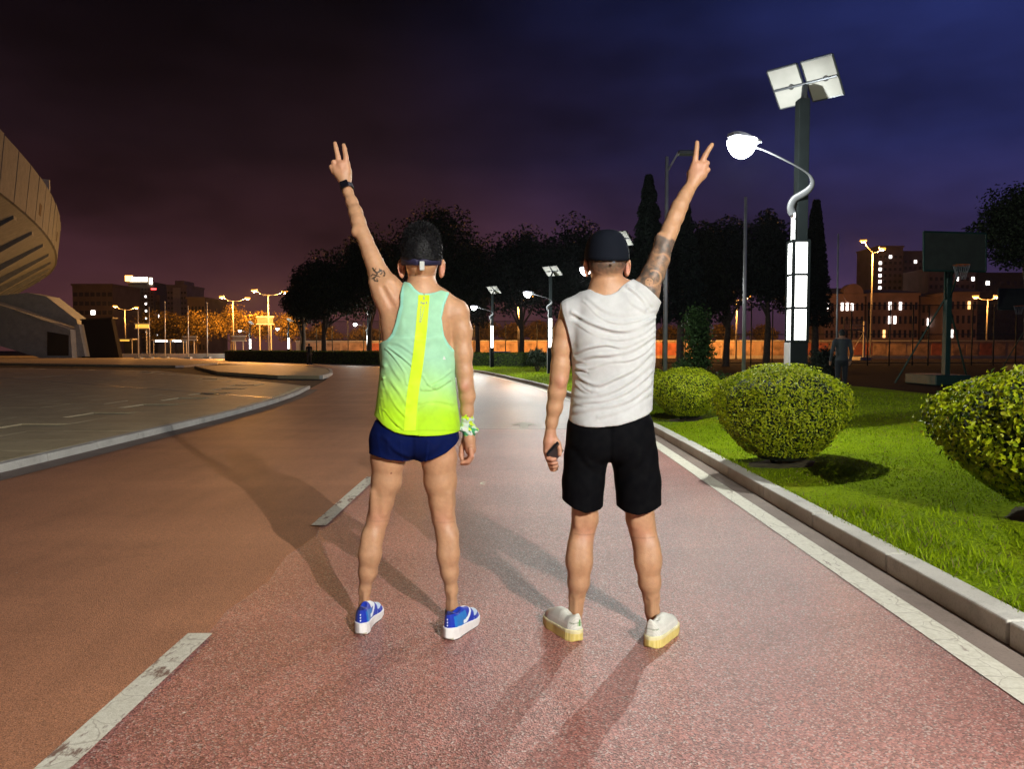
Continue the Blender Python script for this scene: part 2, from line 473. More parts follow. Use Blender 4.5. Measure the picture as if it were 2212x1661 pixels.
# ------------------------------------------------------------------ plaza of granite slabs on the left
PLAZA_EDGE = [(-6.4, 22.9), (-7.6, 24.6), (-18.8, 39.2), (-30, 44.5), (-62, 50)]
def plaza_far_y(x):          # where the paving ends towards the cross drive
    xs = [p[0] for p in PLAZA_EDGE][::-1]; ys_ = [p[1] for p in PLAZA_EDGE][::-1]
    return float(np.interp(x, xs, ys_))
def plaza():
    root = structure(thing('plaza', None, None, (0, 0, 0)))
    poly = [(xl(y) - .125, y) for y in np.arange(-6, 22.8, 1.0)] + [(p[0], p[1]) for p in PLAZA_EDGE] + [(-62, -6)]
    part('paving_bed', MB().prism(poly, -.02, .062), M_SLAB, root)
    mesh = None
    lx, ly = 1.5, 1.0
    count = 0
    for j in range(0, 40):
        y = 3.2 + j * ly
        x_edge = min(xl(y), xl(y + ly)) - .137
        for i in range(0, 13):
            x = x_edge - (i + .5) * lx - (.5 * lx if j % 2 and i else 0)
            if j % 2 and i == 0: pass
            if y + ly > plaza_far_y(x + lx / 2) - .1 or count >= 300: continue
            if (x + lx / 2) < -.74 * (y + ly) - 1.2: continue          # beyond the left frame edge
            if mesh is None:
                o = part('slab', MB().box((0, 0, 0), (lx - .018, ly - .018, .05)), M_SLAB, root, bevel=.004); mesh = o.data
            else:
                o = link('slab', mesh, root)
                md = o.modifiers.new('bevel', 'BEVEL'); md.width = .004; md.segments = 1; md.limit_method = 'ANGLE'
            o.location = (x, y + ly / 2, .059 + random.uniform(-.0015, .0015)); count += 1
            o.rotation_euler = (random.uniform(-.002, .002), random.uniform(-.002, .002), 0)
    for (a, b, w) in ((G(0, 815, .09), G(600, 860, .09), .12), (G(0, 818, .09), G(245, 806, .09), .16)):
        d = (b - a); n = Vector((-d.y, d.x, 0)).normalized() * w / 2
        part('paving_band', MB().prism([(a + n)[:2], (b + n)[:2], (b - n)[:2], (a - n)[:2]], .07, .0875), M_BAND, root)
plaza()
# paved islands beyond the cross drive
isl = [G(470, 787), G(395, 794), G(-200, 784), G(-200, 771), G(240, 770), G(380, 775)]
structure(part('far_plaza', MB().prism([p[:2] for p in isl], -.02, .13), M_SLAB))
a, b = G(470, 787), G(398, 794)
part('kerb_edge', MB().prism([a[:2], b[:2], (b.x - .3, b.y - .6), (a.x + .2, a.y - .6)], 0, .14), M_KERB, structure(thing('far_kerb', None, None, (0, 0, 0))))
arc = [G(690, 818), G(708, 812), G(712, 806), G(702, 800), G(660, 795), G(560, 791), G(420, 794.5), G(470, 808), G(600, 817)]
structure(part('traffic_island', MB().prism([p[:2] for p in arc], -.02, .12), M_SLAB))
rim = catmull([(p.x, p.y) for p in (G(690, 818), G(708, 812), G(712, 806), G(702, 800), G(660, 795))], 6)
mb = MB()
for i in range(len(rim) - 1):
    p, q = rim[i], rim[i + 1]; d = q - p; n = np.array([d[1], -d[0]]) / np.hypot(*d) * .14
    mb.prism([tuple(p), tuple(q), tuple(q + n), tuple(p + n)], -.02, .135 + .0005 * (i % 2))
part('kerb_edge', mb, M_KERB, structure(thing('island_kerb', None, None, (0, 0, 0))))
# ------------------------------------------------------------------ street lamps
M_PALEMETAL = simple('pale_painted_steel', (.36, .38, .40), .45, .3, var=.12, scale=4, bmp=.05)
M_DARKMETAL = simple('dark_green_steel', (.004, .0055, .006), .8, 0, spec=.04, var=.2, scale=4, bmp=.05)
M_GREYPOLE = simple('galvanised_pole', (.26, .27, .30), .5, .5, var=.2, scale=3, bmp=.05)
M_BACKSHEET = simple('solar_backsheet', (.22, .22, .21), .6, var=.08, scale=5, bmp=.05)
M_FRAME = simple('dark_aluminium_frame', (.05, .055, .065), .4, .6, var=.15)
M_CELL = simple('solar_cells', (.012, .016, .05), .12, 0, var=.3, scale=9, bmp=.0)
M_BLACKPL = simple('black_plastic', (.018, .018, .02), .45, var=.2)
M_ARM = simple('arm_grey_steel', (.06, .063, .07), .55, .3, var=.12, scale=4, bmp=.05)
def emitter(name, c, s):
    m, N, L, B = new_mat(name)
    B.inputs['Base Color'].default_value = (.8, .8, .8, 1); B.inputs['Roughness'].default_value = .4
    B.inputs['Emission Color'].default_value = tuple(c) + (1,); B.inputs['Emission Strength'].default_value = s
    return m
M_PANEL_GLOW = emitter('diffuser_lit', (1.0, .99, .93), 3.2)
M_LED = emitter('led_lens_lit', (.96, .98, 1.0), 14.0)
M_SOD = emitter('sodium_lens_lit', (1.0, .36, .035), 2.4)
M_SODPOLE = simple('street_pole_paint', (.42, .40, .36), .5, .2, var=.1)

def point_light(name, loc, power, color, radius, parent):
    d = bpy.data.lights.new(name, 'POINT'); d.energy = power; d.color = color; d.shadow_soft_size = radius
    o = bpy.data.objects.new(name, d); COL.objects.link(o)
    o.parent = parent; o.location = Vector(loc) - world_loc(parent)
    return o
def spot_light(name, loc, target, power, color, radius, angle, blend, parent):
    d = bpy.data.lights.new(name, 'SPOT'); d.energy = power; d.color = color; d.shadow_soft_size = radius
    d.spot_size = math.radians(angle); d.spot_blend = blend
    o = bpy.data.objects.new(name, d); COL.objects.link(o)
    o.parent = parent; o.location = Vector(loc) - world_loc(parent)
    o.rotation_euler = (Vector(target) - Vector(loc)).to_track_quat('-Z', 'Y').to_euler()
    return o

LAMP_Y = 9.2
LAMP_BASE = Vector((P(1720, 780, LAMP_Y).x, LAMP_Y, .17))
LAMP_G = 'white solar street lamps along the lawn'
def solar_lamp(label):
    b = LAMP_BASE
    t = thing('solar_street_lamp', label, 'street lamp', b, LAMP_G)
    W, D = .205, .215
    z0, z1 = 1.31, 2.535
    ztop = P(1731, 215, LAMP_Y).z
    X, Y = b.x, b.y
    part('base_plate', MB().box((X, Y, b.z + .02), (.36, .36, .05)), M_DARKMETAL, t, bevel=.006)
    part('post', MB().box((X, Y, (b.z + z0) / 2 + .01), (W, D, z0 - b.z - .02)), M_DARKMETAL, t, bevel=.006)
    mast = part('mast', MB().box((X + .02, Y, (z1 + ztop) / 2), (.13, .15, ztop - z1)), M_DARKMETAL, t, bevel=.006)
    core = part('light_column', MB().box((X, Y, (z0 + z1) / 2), (W - .03, D - .03, z1 - z0)), M_DARKMETAL, t)
    fr = MB()
    for sx in (-1, 1):
        for sy in (-1, 1):
            fr.box((X + sx * (W / 2 - .012), Y + sy * (D / 2 - .012), (z0 + z1) / 2), (.034, .034, z1 - z0 + .004))
    hgt = (z1 - z0) / 3
    for k in range(4):
        z = z0 + k * hgt
        fr.box((X, Y, z), (W + .006, D + .006, .030))
    part('column_frame', fr, M_DARKMETAL, t)
    for k in range(3):
        zc = z0 + (k + .5) * hgt
        for sy in (-1, 1):
            part('light_panel', MB().box((X, Y + sy * (D / 2 - .012), zc), (W - .05, .012, hgt - .028)), M_PANEL_GLOW, t)
        for sx in (-1, 1):
            part('light_panel', MB().box((X + sx * (W / 2 - .012), Y, zc), (.012, D - .05, hgt - .028)), M_PANEL_GLOW, t)
    # pale steel fin on the road side that runs up and curls over into the arm
    xf = X - W / 2 - .012
    part('side_fin', MB().box((xf, Y, (b.z + z0) / 2), (.014, D - .03, z0 - b.z - .03)), M_PALEMETAL, t, bevel=.003)
    part('upper_fin', MB().box((xf + .035, Y - .03, (z1 + 2.88) / 2), (.016, .12, 2.88 - z1)), M_PALEMETAL, t, bevel=.003)
    for (zz, hh) in ((2.80, .02), (2.66, .012), (2.635, .012)):
        part('number_mark', MB().box((xf + .036, Y - .0915, zz), (.014, .003, hh)), M_BLACKPL, t)
    hx, hy, hz = P(1603, 308, 8.4)
    path = [Vector((xf + .03, Y - .03, 2.86)), P(1708, 448, 9.15), P(1715, 431, 9.12), P(1730, 421, 9.08), P(1745, 411, 9.02), P(1754, 398, 8.97), P(1752, 383, 8.92), P(1738, 369, 8.86), P(1705, 350, 8.74), P(1660, 328, 8.57), P(1628, 316, 8.46)]
    pts = [Vector(p) for p in catmull([tuple(p) for p in path], 5)]
    n = len(pts); rads = [.048 - .036 * min(1, max(0, (i / n - .35) / .3)) for i in range(n)]
    part('arm', MB().tube(pts, rads, 10, flat=.42), M_ARM, t, smooth=True)
    d = (Vector((hx, hy, hz)) - pts[-6]); ang = math.atan2(d.y, d.x)
    R = Matrix.Rotation(ang, 3, 'Z') @ Matrix.Rotation(math.radians(-4), 3, 'Y')
    hd = MB(); prof = [(-.26, .035, .025), (-.14, .055, .04), (.02, .085, .05), (.12, .085, .045), (.17, .06, .03)]
    vs = []
    for (u, w, h) in prof:
        for (a, c) in ((-1, 0), (-.7, 1), (.7, 1), (1, 0), (.8, -.35), (-.8, -.35)):
            vs.append(R @ Vector((u, a * w, c * h)) + Vector((hx, hy, hz + .05)))
    fs = [tuple(range(6)), tuple(range(24, 30))[::-1]]
    for i in range(4):
        for k in range(6): fs.append((i * 6 + k, (i + 1) * 6 + k, (i + 1) * 6 + (k + 1) % 6, i * 6 + (k + 1) % 6))
    hd.add(vs, fs)
    head = part('lamp_head', hd, M_GREYPOLE, t, smooth=False)
    part('lens', MB().dome((hx, hy, hz + .028), .165, .20, 20, 6), M_LED, head, smooth=True)  # dome made oversized so its shape stands for the lamp's glare
    point_light('lamp_light', (hx, hy, hz - .25), LAMP_HEAD, (.97, 1.0, .93), .045, t)
    # pair of tilted solar panels
    c0 = P(1730, 134, LAMP_Y)
    u = Vector((.27, -.26, 0)); v = Vector((.276, .288, -.37)); nrm = u.cross(v).normalized()
    if nrm.z < 0: nrm = -nrm
    for k in (0, 1):
        o = c0 - u * 1.14 * k
        fr = MB(); corners = [o, o + u, o + u + v, o + v]
        for i in range(4):
            p, q = corners[i], corners[(i + 1) % 4]
            fr.tube([p, q], .014, 6)
        fp = part('solar_panel', MB().extrude([p - nrm * .004 for p in corners], nrm * -.006), M_BACKSHEET, t)
        part('panel_frame', fr, M_FRAME, fp)
        part('cell_glass', MB().extrude([p + nrm * .004 for p in corners], nrm * .004), M_CELL, fp)
        jc = o + u * .62 + v * .5
        part('junction_box', MB().tube([jc - nrm * .011, jc - nrm * .03], .035, 12), M_BLACKPL, fp)
    mid = c0 + v * .55 - u * .07
    top = Vector((X + .02, Y, ztop))
    part('panel_bracket', MB().tube([top - Vector((0, 0, .05)), mid - nrm * .02], .035, 8).tube([c0 - u * 1.1 + v * .5 - nrm * .022, c0 + u * .98 + v * .5 - nrm * .022], .016, 6), M_FRAME, t)
    return t
lamp0 = solar_lamp('nearest white solar street lamp, tall lit column behind the biggest round bush')
def place_lamp(dx, Y, label):
    return dup(lamp0, (P(dx, 780, Y).x, Y, .12 if Y < 50 else .05), label=label)
place_lamp(1328, 22.0, 'solar street lamp hidden behind the capped head, only its panels showing')
place_lamp(1188, 31.0, 'solar street lamp glowing just left of the white shirt')
place_lamp(1063, 41.0, 'solar street lamp by the clipped hedge right of the green tank top')
place_lamp(795, 67.0, 'small solar street lamp under the dark trees left of the green tank top')
place_lamp(624, 82.0, 'distant solar street lamp beneath the brightest orange street lamp')
place_lamp(541, 91.0, 'leftmost and farthest of the white solar street lamps')

rear = dup(lamp0, (LAMP_BASE.x + .14, LAMP_BASE.y - 11.1, .17), label='solar street lamp on the lawn behind the viewer, lighting both backs', scale=(1, 1, 1.13))
for ch_ in rear.children:
    if ch_.type == 'LIGHT':
        ch_.data = ch_.data.copy(); ch_.data.energy = REAR_HEAD; ch_.data.color = (1.0, .97, .90); ch_.data.shadow_soft_size = .035

# sodium street lamps of the avenue behind the trees
def sodium_lamp(dx, Y, heads, label, power=SODIUM, wid=.11):
    base = Vector((P(dx, 760, Y).x, Y, 0))
    t = thing('street_lamp', label, 'street lamp', base, 'orange sodium street lamps')
    hw = [P(hx, hy, Y - .3 * i) for i, (hx, hy) in enumerate(heads)]
    ztop = min(h.z for h in hw) - .35
    part('pole', MB().tube([base, base + Vector((0, 0, ztop))], [wid, wid * .6], 10), M_SODPOLE, t, smooth=True)
    for h in hw:
        top = base + Vector((0, 0, ztop - .1))
        mid = (top + h) / 2 + Vector((0, 0, -.15))
        arm = part('arm', MB().tube([Vector(p) for p in catmull([tuple(top), tuple(mid), tuple(h + Vector((0, 0, .1)))], 5)], wid * .45, 8), M_SODPOLE, t, smooth=True)
        s = 1 if h.x > base.x else -1
        hd = part('lamp_head', MB().box(h + Vector((s * .05, 0, .12)), (.75, .32, .14)), M_SODPOLE, t, bevel=.03)
        part('lens', MB().dome(h + Vector((s * .05, 0, .06)), .40, .30, 14, 4), M_SOD, hd, smooth=True)  # larger than the head: orange dome stands for the lamp's glow
        point_light('lamp_light', h + Vector((s * .05, 0, -.3)), power, (1.0, .42, .09), .2, t)
    return t
sodium_lamp(581, 100, [(550, 627), (614, 630)], 'tallest orange twin street lamp, left of the dark trees', 2 * SODIUM)
sodium_lamp(505, 113, [(480, 641), (534, 644)], 'orange twin street lamp second from the dark trees', 1.4 * SODIUM)
sodium_lamp(272, 138, [(249, 661), (294, 664)], 'orange twin street lamp nearest the stadium', .7 * SODIUM)
sodium_lamp(1880, 90, [(1866, 520), (1905, 537)], 'single orange street lamp rising above the court fence on the right', .9 * SODIUM)
sodium_lamp(880, 86, [(855, 640), (905, 640)], 'orange street lamp masked by the trees behind the green tank top', .8 * SODIUM)
sodium_lamp(1120, 86, [(1095, 640), (1145, 640)], 'orange street lamp masked by the trees between the two people', .8 * SODIUM)
sodium_lamp(1345, 86, [(1320, 640), (1370, 640)], 'orange street lamp masked by the white shirt', .8 * SODIUM)
sodium_lamp(1590, 86, [(1565, 640), (1615, 640)], 'orange street lamp masked by the conifers near the pale pole', .8 * SODIUM)
sodium_lamp(2130, 100, [(2108, 640), (2152, 640)], 'orange street lamp beyond the basketball court', .4 * SODIUM)

# tall poles
def pole(dx, dtop, Y, r, label, arm=None, mat=None):
    base = Vector((P(dx, 780, Y).x, Y, 0)); top = P(dx + (4 if dx > CX else -3), dtop, Y)
    t = thing('tall_pole', label, 'pole', base, 'tall bare poles')
    part('shaft', MB().tube([base, top], [r, r * .7], 10), mat or M_GREYPOLE, t, smooth=True)
    part('base_flange', MB().tube([base, base + Vector((0, 0, .05))], r * 2, 12), mat or M_GREYPOLE, t)
    if arm:
        e = P(arm[0], arm[1], Y)
        part('arm', MB().tube([top - Vector((0, 0, .35)), (top + e) / 2 + Vector((0, 0, .05)), e], r * .4, 8), mat or M_GREYPOLE, t)
        part('luminaire', MB().box(e, (.5, .22, .09)), M_FRAME, t, bevel=.02)
    return t
pole(1437, 338, 17, .055, 'pale tall pole rising behind the tattooed arm', (1488, 330))
pole(1607, 425, 19, .055, 'grey pole between the leafy shrub and the lit lamp column')
pole(1807, 505, 24, .035, 'thin pole right of the lit lamp column')
M_FLAG = simple('flagpole_white', (.62, .60, .56), .4, .2, var=.1)
for i, (dx, dt, lab) in enumerate(((299, 668, 'nearest the stadium'), (323, 664, 'second from the stadium'), (357, 652, 'third from the stadium'), (407, 662, 'fourth from the stadium'), (448, 655, 'farthest from the stadium'))):
    Yf = 84 + i * 1.5
    base = Vector((P(dx, 768, Yf).x, Yf, 0)); top = P(dx - 1, dt, Yf)
    t = thing('flagpole', 'bare white flagpole on the plaza, ' + lab, 'flagpole', base, 'flagpoles on the plaza')
    part('shaft', MB().tube([base, top], [.075, .045], 8), M_FLAG, t, smooth=True)
    part('finial', MB().dome(top, .09, .09, 10, 4, down=False), M_FLAG, t, smooth=True)
    part('footing', MB().box(base + Vector((0, 0, .12)), (.7, .7, .24)), M_CONC2, t)
# ------------------------------------------------------------------ foliage
def leaf_mat(name, rough=.45, trans=.25, spec=.12):
    m, N, L, B = new_mat(name)
    at = N.new('ShaderNodeVertexColor'); at.layer_name = 'Col'
    L.new(at.outputs[0], B.inputs['Base Color'])
    B.inputs['Roughness'].default_value = rough; B.inputs['Specular IOR Level'].default_value = spec
    tr = N.new('ShaderNodeBsdfTranslucent'); L.new(at.outputs[0], tr.inputs[0])
    mx = N.new('ShaderNodeMixShader'); mx.inputs[0].default_value = trans
    out = N['Material Output']
    L.new(B.outputs[0], mx.inputs[1]); L.new(tr.outputs[0], mx.inputs[2]); L.new(mx.outputs[0], out.inputs[0])
    return m
M_LEAF = leaf_mat('bush_leaves', spec=.25); M_TREELEAF = leaf_mat('tree_leaves', .6, .15); M_GRASS = leaf_mat('grass_blades', .55, .3)
M_BARK = simple('bark', (.075, .055, .04), .9, var=.4, scale=9, bmp=.5, bscale=30)
M_CORE = simple('core_dark_green', (.012, .022, .006), .9, var=.4, scale=20, bmp=.4, bscale=40)  # near-black green that paints the shade inside bushes and hedges

def leaves(C, Nrm, length, width, rng, fold=.25, colors=None):
    """one folded leaf (two triangles sharing the midrib) per point"""
    n = len(C)
    t = rng.normal(size=(n, 3)); t -= Nrm * (t * Nrm).sum(1, keepdims=True)
    t /= np.linalg.norm(t, axis=1, keepdims=True) + 1e-9
    s = np.cross(Nrm, t)
    l = (length * rng.uniform(.6, 1.2, (n, 1))); w = (width * rng.uniform(.7, 1.15, (n, 1)))
    a = C - t * l * .5; b = C + t * l * .5 - Nrm * l * .12
    m = C - t * l * .05
    c = m + s * w * .5 + Nrm * w * fold; d = m - s * w * .5 + Nrm * w * fold
    V = np.stack([a, c, b, d], 1).reshape(-1, 3)
    i = np.arange(n)[:, None] * 4
    F = np.concatenate([i + np.array([[0, 1, 2]]), i + np.array([[0, 2, 3]])], 0)
    Cc = np.repeat(colors, 4, axis=0)
    return V, F, Cc
def unit(v): return v / (np.linalg.norm(v, axis=1, keepdims=True) + 1e-9)

def bush_mesh(seed, n, leaf_l, leaf_w, rx, h, flat=.86):
    """round clipped bush: broad dome tapering to a narrow stem; local coordinates, base at the origin"""
    rng = np.random.default_rng(seed)
    def radius(u):      # u = 0 base .. 1 top
        return np.where(u < .62, .36 + .64 * np.sin(np.clip((u - .02) / .60, 0, 1) * np.pi / 2) ** 1.1, np.sqrt(np.clip(1 - ((u - .62) / .38) ** 2.3, 0, 1)))
    u = rng.uniform(.10, 1.0, n * 2)
    keep = rng.uniform(0, 1, n * 2) < (radius(u) * .8 + .25 + .5 * (u > .9)); u = np.r_[u[keep][:n], rng.uniform(.93, 1.0, n // 3)]
    n = len(u); th = rng.uniform(0, 2 * np.pi, n)
    lump = 1 + .05 * np.sin(th * 3 + seed) + .035 * np.sin(th * 5 + u * 9 + seed) + .02 * np.sin(th * 11 + u * 17)
    depth = 1 - np.abs(rng.normal(0, .055, n)) + (rng.uniform(0, 1, n) > .94) * rng.uniform(0, .09, n)
    r = radius(u) * lump * depth * rx
    top = u > .93
    r = np.where(top, r * np.sqrt(rng.uniform(0, 1, n)) * .98 + .02, r)
    z = u * h * np.where(top, np.clip(depth, .93, 1.03), 1) + .0 * r
    z = np.where(top, h * (.62 + .38 * np.clip(1 - (r / (rx * 1.0)) ** 2.3, 0, 1) ** (1 / 2.3)) * np.clip(depth, .95, 1.03), z)
    C = np.stack([r * np.cos(th), r * np.sin(th), z], 1)
    out = unit(np.stack([np.cos(th) * radius(u) * .9, np.sin(th) * radius(u) * .9, (u - .5) * 1.7], 1))
    out[top] = unit(np.stack([r[top] * np.cos(th[top]) * .8, r[top] * np.sin(th[top]) * .8, np.full(top.sum(), rx)], 1))
    Nn = unit(out + rng.normal(0, .55, (n, 3)))
    k = rng.uniform(0, 1, (n, 1)); k2 = rng.uniform(0, 1, (n, 1))
    col = np.array([[.200, .285, .005]]) * (1 - k) + np.array([[.460, .510, .010]]) * k
    col = np.where(k2 > .93, np.array([[.38, .40, .03]]), col); col = np.where(k2 < .12, np.array([[.03, .06, .010]]), col)
    V, F, Cc = leaves(C, Nn, leaf_l, leaf_w, rng, colors=col)
    # solid dark core, the shade between leaves put into its colour
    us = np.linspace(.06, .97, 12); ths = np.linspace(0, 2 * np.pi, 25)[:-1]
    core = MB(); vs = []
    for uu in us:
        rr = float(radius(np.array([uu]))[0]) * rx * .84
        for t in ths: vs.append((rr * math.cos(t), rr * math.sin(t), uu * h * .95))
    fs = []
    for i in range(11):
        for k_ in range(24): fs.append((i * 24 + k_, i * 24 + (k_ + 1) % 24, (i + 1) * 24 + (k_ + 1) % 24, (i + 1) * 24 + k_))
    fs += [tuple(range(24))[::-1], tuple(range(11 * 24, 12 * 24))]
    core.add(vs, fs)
    return V, F, Cc, core
BUSHES = []
def bush(label, loc, rx, h, n, ll, lw, seed, group='round clipped bushes on the lawn'):
    t = thing('round_bush', label, 'bush', loc, group)
    V, F, Cc, core = bush_mesh(seed, n, ll, lw, rx, h)
    loc = Vector(loc)
    stuff(np_mesh('foliage', V + np.array(loc), F, M_LEAF, t, smooth=False, colors=Cc))
    core.v = [(p[0] + loc.x, p[1] + loc.y, p[2] + loc.z) for p in core.v]
    part('dark_core', core, M_CORE, t, smooth=True)
    rng = random.Random(seed)
    for k in range(6):
        a = k * 1.05 + rng.uniform(-.3, .3)
        p0 = loc + Vector((math.cos(a) * .05 * rx * 2, math.sin(a) * .05 * rx * 2, -.03)); p1 = loc + Vector((math.cos(a) * rx * .34, math.sin(a) * rx * .34, h * .28))
        part('stem', MB().tube([p0, (p0 + p1) / 2 + Vector((0, 0, .02)), p1], [.022, .018, .012], 7), M_BARK, t, smooth=True)
    # dull soil under the bush: sparse brown grass, bush shade put into its colour
    BUSHES.append((loc.x, loc.y, rx)); q = MB(); vs = [(loc.x, loc.y, float(lawn_z(loc.x, loc.y)) + .012)]
    for ring in (.5, 1.0):
        for k in range(28):
            a = 2 * math.pi * k / 28; r = rx * .55 * ring * (1 + .12 * math.sin(a * 3 + seed) + .08 * math.sin(a * 7 + 2 * seed)); x, y = loc.x + r * math.cos(a), loc.y + r * math.sin(a)
            vs.append((x, y, float(lawn_z(x, y)) + (.012 if ring < 1 else -.004)))
    q.add(vs, [(0, 1 + k, 1 + (k + 1) % 28) for k in range(28)] + [(1 + k, 29 + k, 29 + (k + 1) % 28, 1 + (k + 1) % 28) for k in range(28)])
    part('under_bush_patch', q, M_UNDERBUSH, t)
    return t
def on_lawn(x, y): return Vector((x, y, float(lawn_z(x, y))))
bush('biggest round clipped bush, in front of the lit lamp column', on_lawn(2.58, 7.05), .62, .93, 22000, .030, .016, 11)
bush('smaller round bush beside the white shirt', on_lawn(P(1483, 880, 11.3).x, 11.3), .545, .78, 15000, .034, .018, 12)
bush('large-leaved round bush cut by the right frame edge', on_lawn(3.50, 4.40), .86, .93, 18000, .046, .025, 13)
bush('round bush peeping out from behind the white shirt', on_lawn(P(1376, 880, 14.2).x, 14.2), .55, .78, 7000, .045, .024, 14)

# ------------------------------------------------------------------ grass
def grass():
    rng = np.random.default_rng(3)
    Cs = []
    for (n, y0, y1, t0, t1, h) in ((30000, 2.2, 5.5, 0, 3.6, .016), (42000, 5.5, 10.5, 0, 6.0, .020), (26000, 10.5, 19, 0, 7.5, .026), (14000, 19, 45, 0, 6.5, .05), (1500, 2.0, 9.0, -.045, .05, .045), (2600, 2.0, 5.2, 0, .35, .07), (2200, 2.3, 5.0, .35, 1.6, .055)):
        y = rng.uniform(y0, y1, n); t = rng.uniform(t0, t1, n)
        x = np.interp(y, RIGHT[:, 1], RIGHT[:, 0]) + .14 + t
        z = lawn_z(x, y); hh = h * rng.uniform(.5, 1.3, n)
        # bare worn patches
        patch = np.sin(x * 3.1 + 1.0) * np.sin(y * 2.3 + .5) + .6 * np.sin(x * 7 + y * 5)
        ok = rng.uniform(0, 1, n) > np.clip((patch - .75) * 1.3, 0, .8)
        for bx_, by_, br_ in BUSHES: ok &= (np.hypot(x - bx_, y - by_) > br_ * rng.uniform(.45, .85, n))
        Cs.append(np.stack([x, y, z, hh], 1)[ok])
    A = np.concatenate(Cs); n = len(A)
    th = rng.uniform(0, 2 * np.pi, n); lean = rng.uniform(.4, 1.15, n); h = A[:, 3]
    w = .0022 + .0009 * A[:, 1] ** .8
    d = np.stack([np.cos(th), np.sin(th)], 1); s = np.stack([-d[:, 1], d[:, 0]], 1)
    B0 = A[:, :2] + s * w[:, None]; B1 = A[:, :2] - s * w[:, None]
    T = A[:, :2] + d * (lean * h)[:, None]
    V = np.empty((n, 3, 3)); V[:, 0, :2] = B0; V[:, 1, :2] = B1; V[:, 2, :2] = T
    V[:, 0, 2] = V[:, 1, 2] = A[:, 2] - .004; V[:, 2, 2] = A[:, 2] + h * np.sqrt(np.clip(1 - (lean * .8) ** 2, .12, 1))
    F = np.arange(n * 3).reshape(-1, 3)
    k = rng.uniform(0, 1, (n, 1)); dry = rng.uniform(0, 1, (n, 1)) > .9
    c = np.array([[.160, .260, .003]]) * (1 - k) + np.array([[.320, .430, .005]]) * k
    c = np.where(dry, np.array([[.19, .165, .06]]), c)
    o = np_mesh('grass', V.reshape(-1, 3), F, M_GRASS, smooth=False, colors=np.repeat(c, 3, axis=0))
    tag(o, 'short green grass covering the lawn beside the kerb', 'grass', kind='stuff')
grass()
# fallen leaves and litter bits on the lawn are part of the same ground cover

# ------------------------------------------------------------------ hedges
def hedge(label, pts, w, h, n, leaf, seed, dark=1.0):
    pts = [np.array(p, float) for p in pts]
    base = Vector((pts[0][0], pts[0][1], 0))
    t = thing('hedge', label, 'hedge', base, 'clipped hedges along the path')
    rng = np.random.default_rng(seed)
    seg = np.array([np.hypot(*(b - a)) for a, b in zip(pts, pts[1:])]); cum = np.r_[0, np.cumsum(seg)]
    s = rng.uniform(0, cum[-1], n); i = np.clip(np.searchsorted(cum, s) - 1, 0, len(seg) - 1)
    A = np.array(pts)[i]; D = (np.array(pts)[i + 1] - A) / seg[i][:, None]; Nn = np.stack([D[:, 1], -D[:, 0]], 1)
    p = A + D * (s - cum[i])[:, None]
    face = rng.uniform(0, 1, n); top = face < w / (w + 2 * h)
    side = np.where(rng.uniform(0, 1, n) < .5, -1, 1)
    off = np.where(top, rng.uniform(-.5, .5, n) * w, side * w * .5 * (1 + rng.normal(0, .04, n)))
    z = np.where(top, h * (1 + rng.normal(0, .025, n)), rng.uniform(.02, 1, n) * h)
    C = np.stack([p[:, 0] + Nn[:, 0] * off, p[:, 1] + Nn[:, 1] * off, z], 1)
    nn = np.where(top[:, None], np.array([[0, 0, 1.]]), np.stack([Nn[:, 0] * side, Nn[:, 1] * side, np.zeros(n)], 1))
    k = rng.uniform(0, 1, (n, 1)); col = np.array([[.035, .075, .008]]) * (1 - k) + np.array([[.10, .15, .014]]) * k
    V, F, Cc = leaves(C, unit(nn + rng.normal(0, .5, (n, 3))), leaf, leaf * .6, rng, colors=col * dark)
    stuff(np_mesh('foliage', V, F, M_LEAF, t, smooth=False, colors=Cc))
    core = MB()
    for a, b in zip(pts, pts[1:]):
        d = (b - a) / np.hypot(*(b - a)); q = np.array([d[1], -d[0]]) * w * .46
        core.prism([tuple(a + q), tuple(b + q), tuple(b - q), tuple(a - q)], 0, h * .96)
    part('dark_core', core, M_CORE, t)  # solid block, its dark colour standing for shade between the leaves
hl0, hl1, hl2 = G(493, 779), G(660, 784), G(846, 789)
hedge('long low hedge across the path left of the green tank top', [(hl0.x, hl0.y + 1), (hl1.x, hl1.y + 1), (hl2.x, hl2.y + 1)], 1.6, 1.0, 9000, .13, 21)
h0, h1 = G(1010, 797), G(1180, 799)
hedge('clipped hedge between the two people', [(h0.x, h0.y + .8), (h1.x, h1.y + .8)], 1.5, .95, 4000, .10, 22)

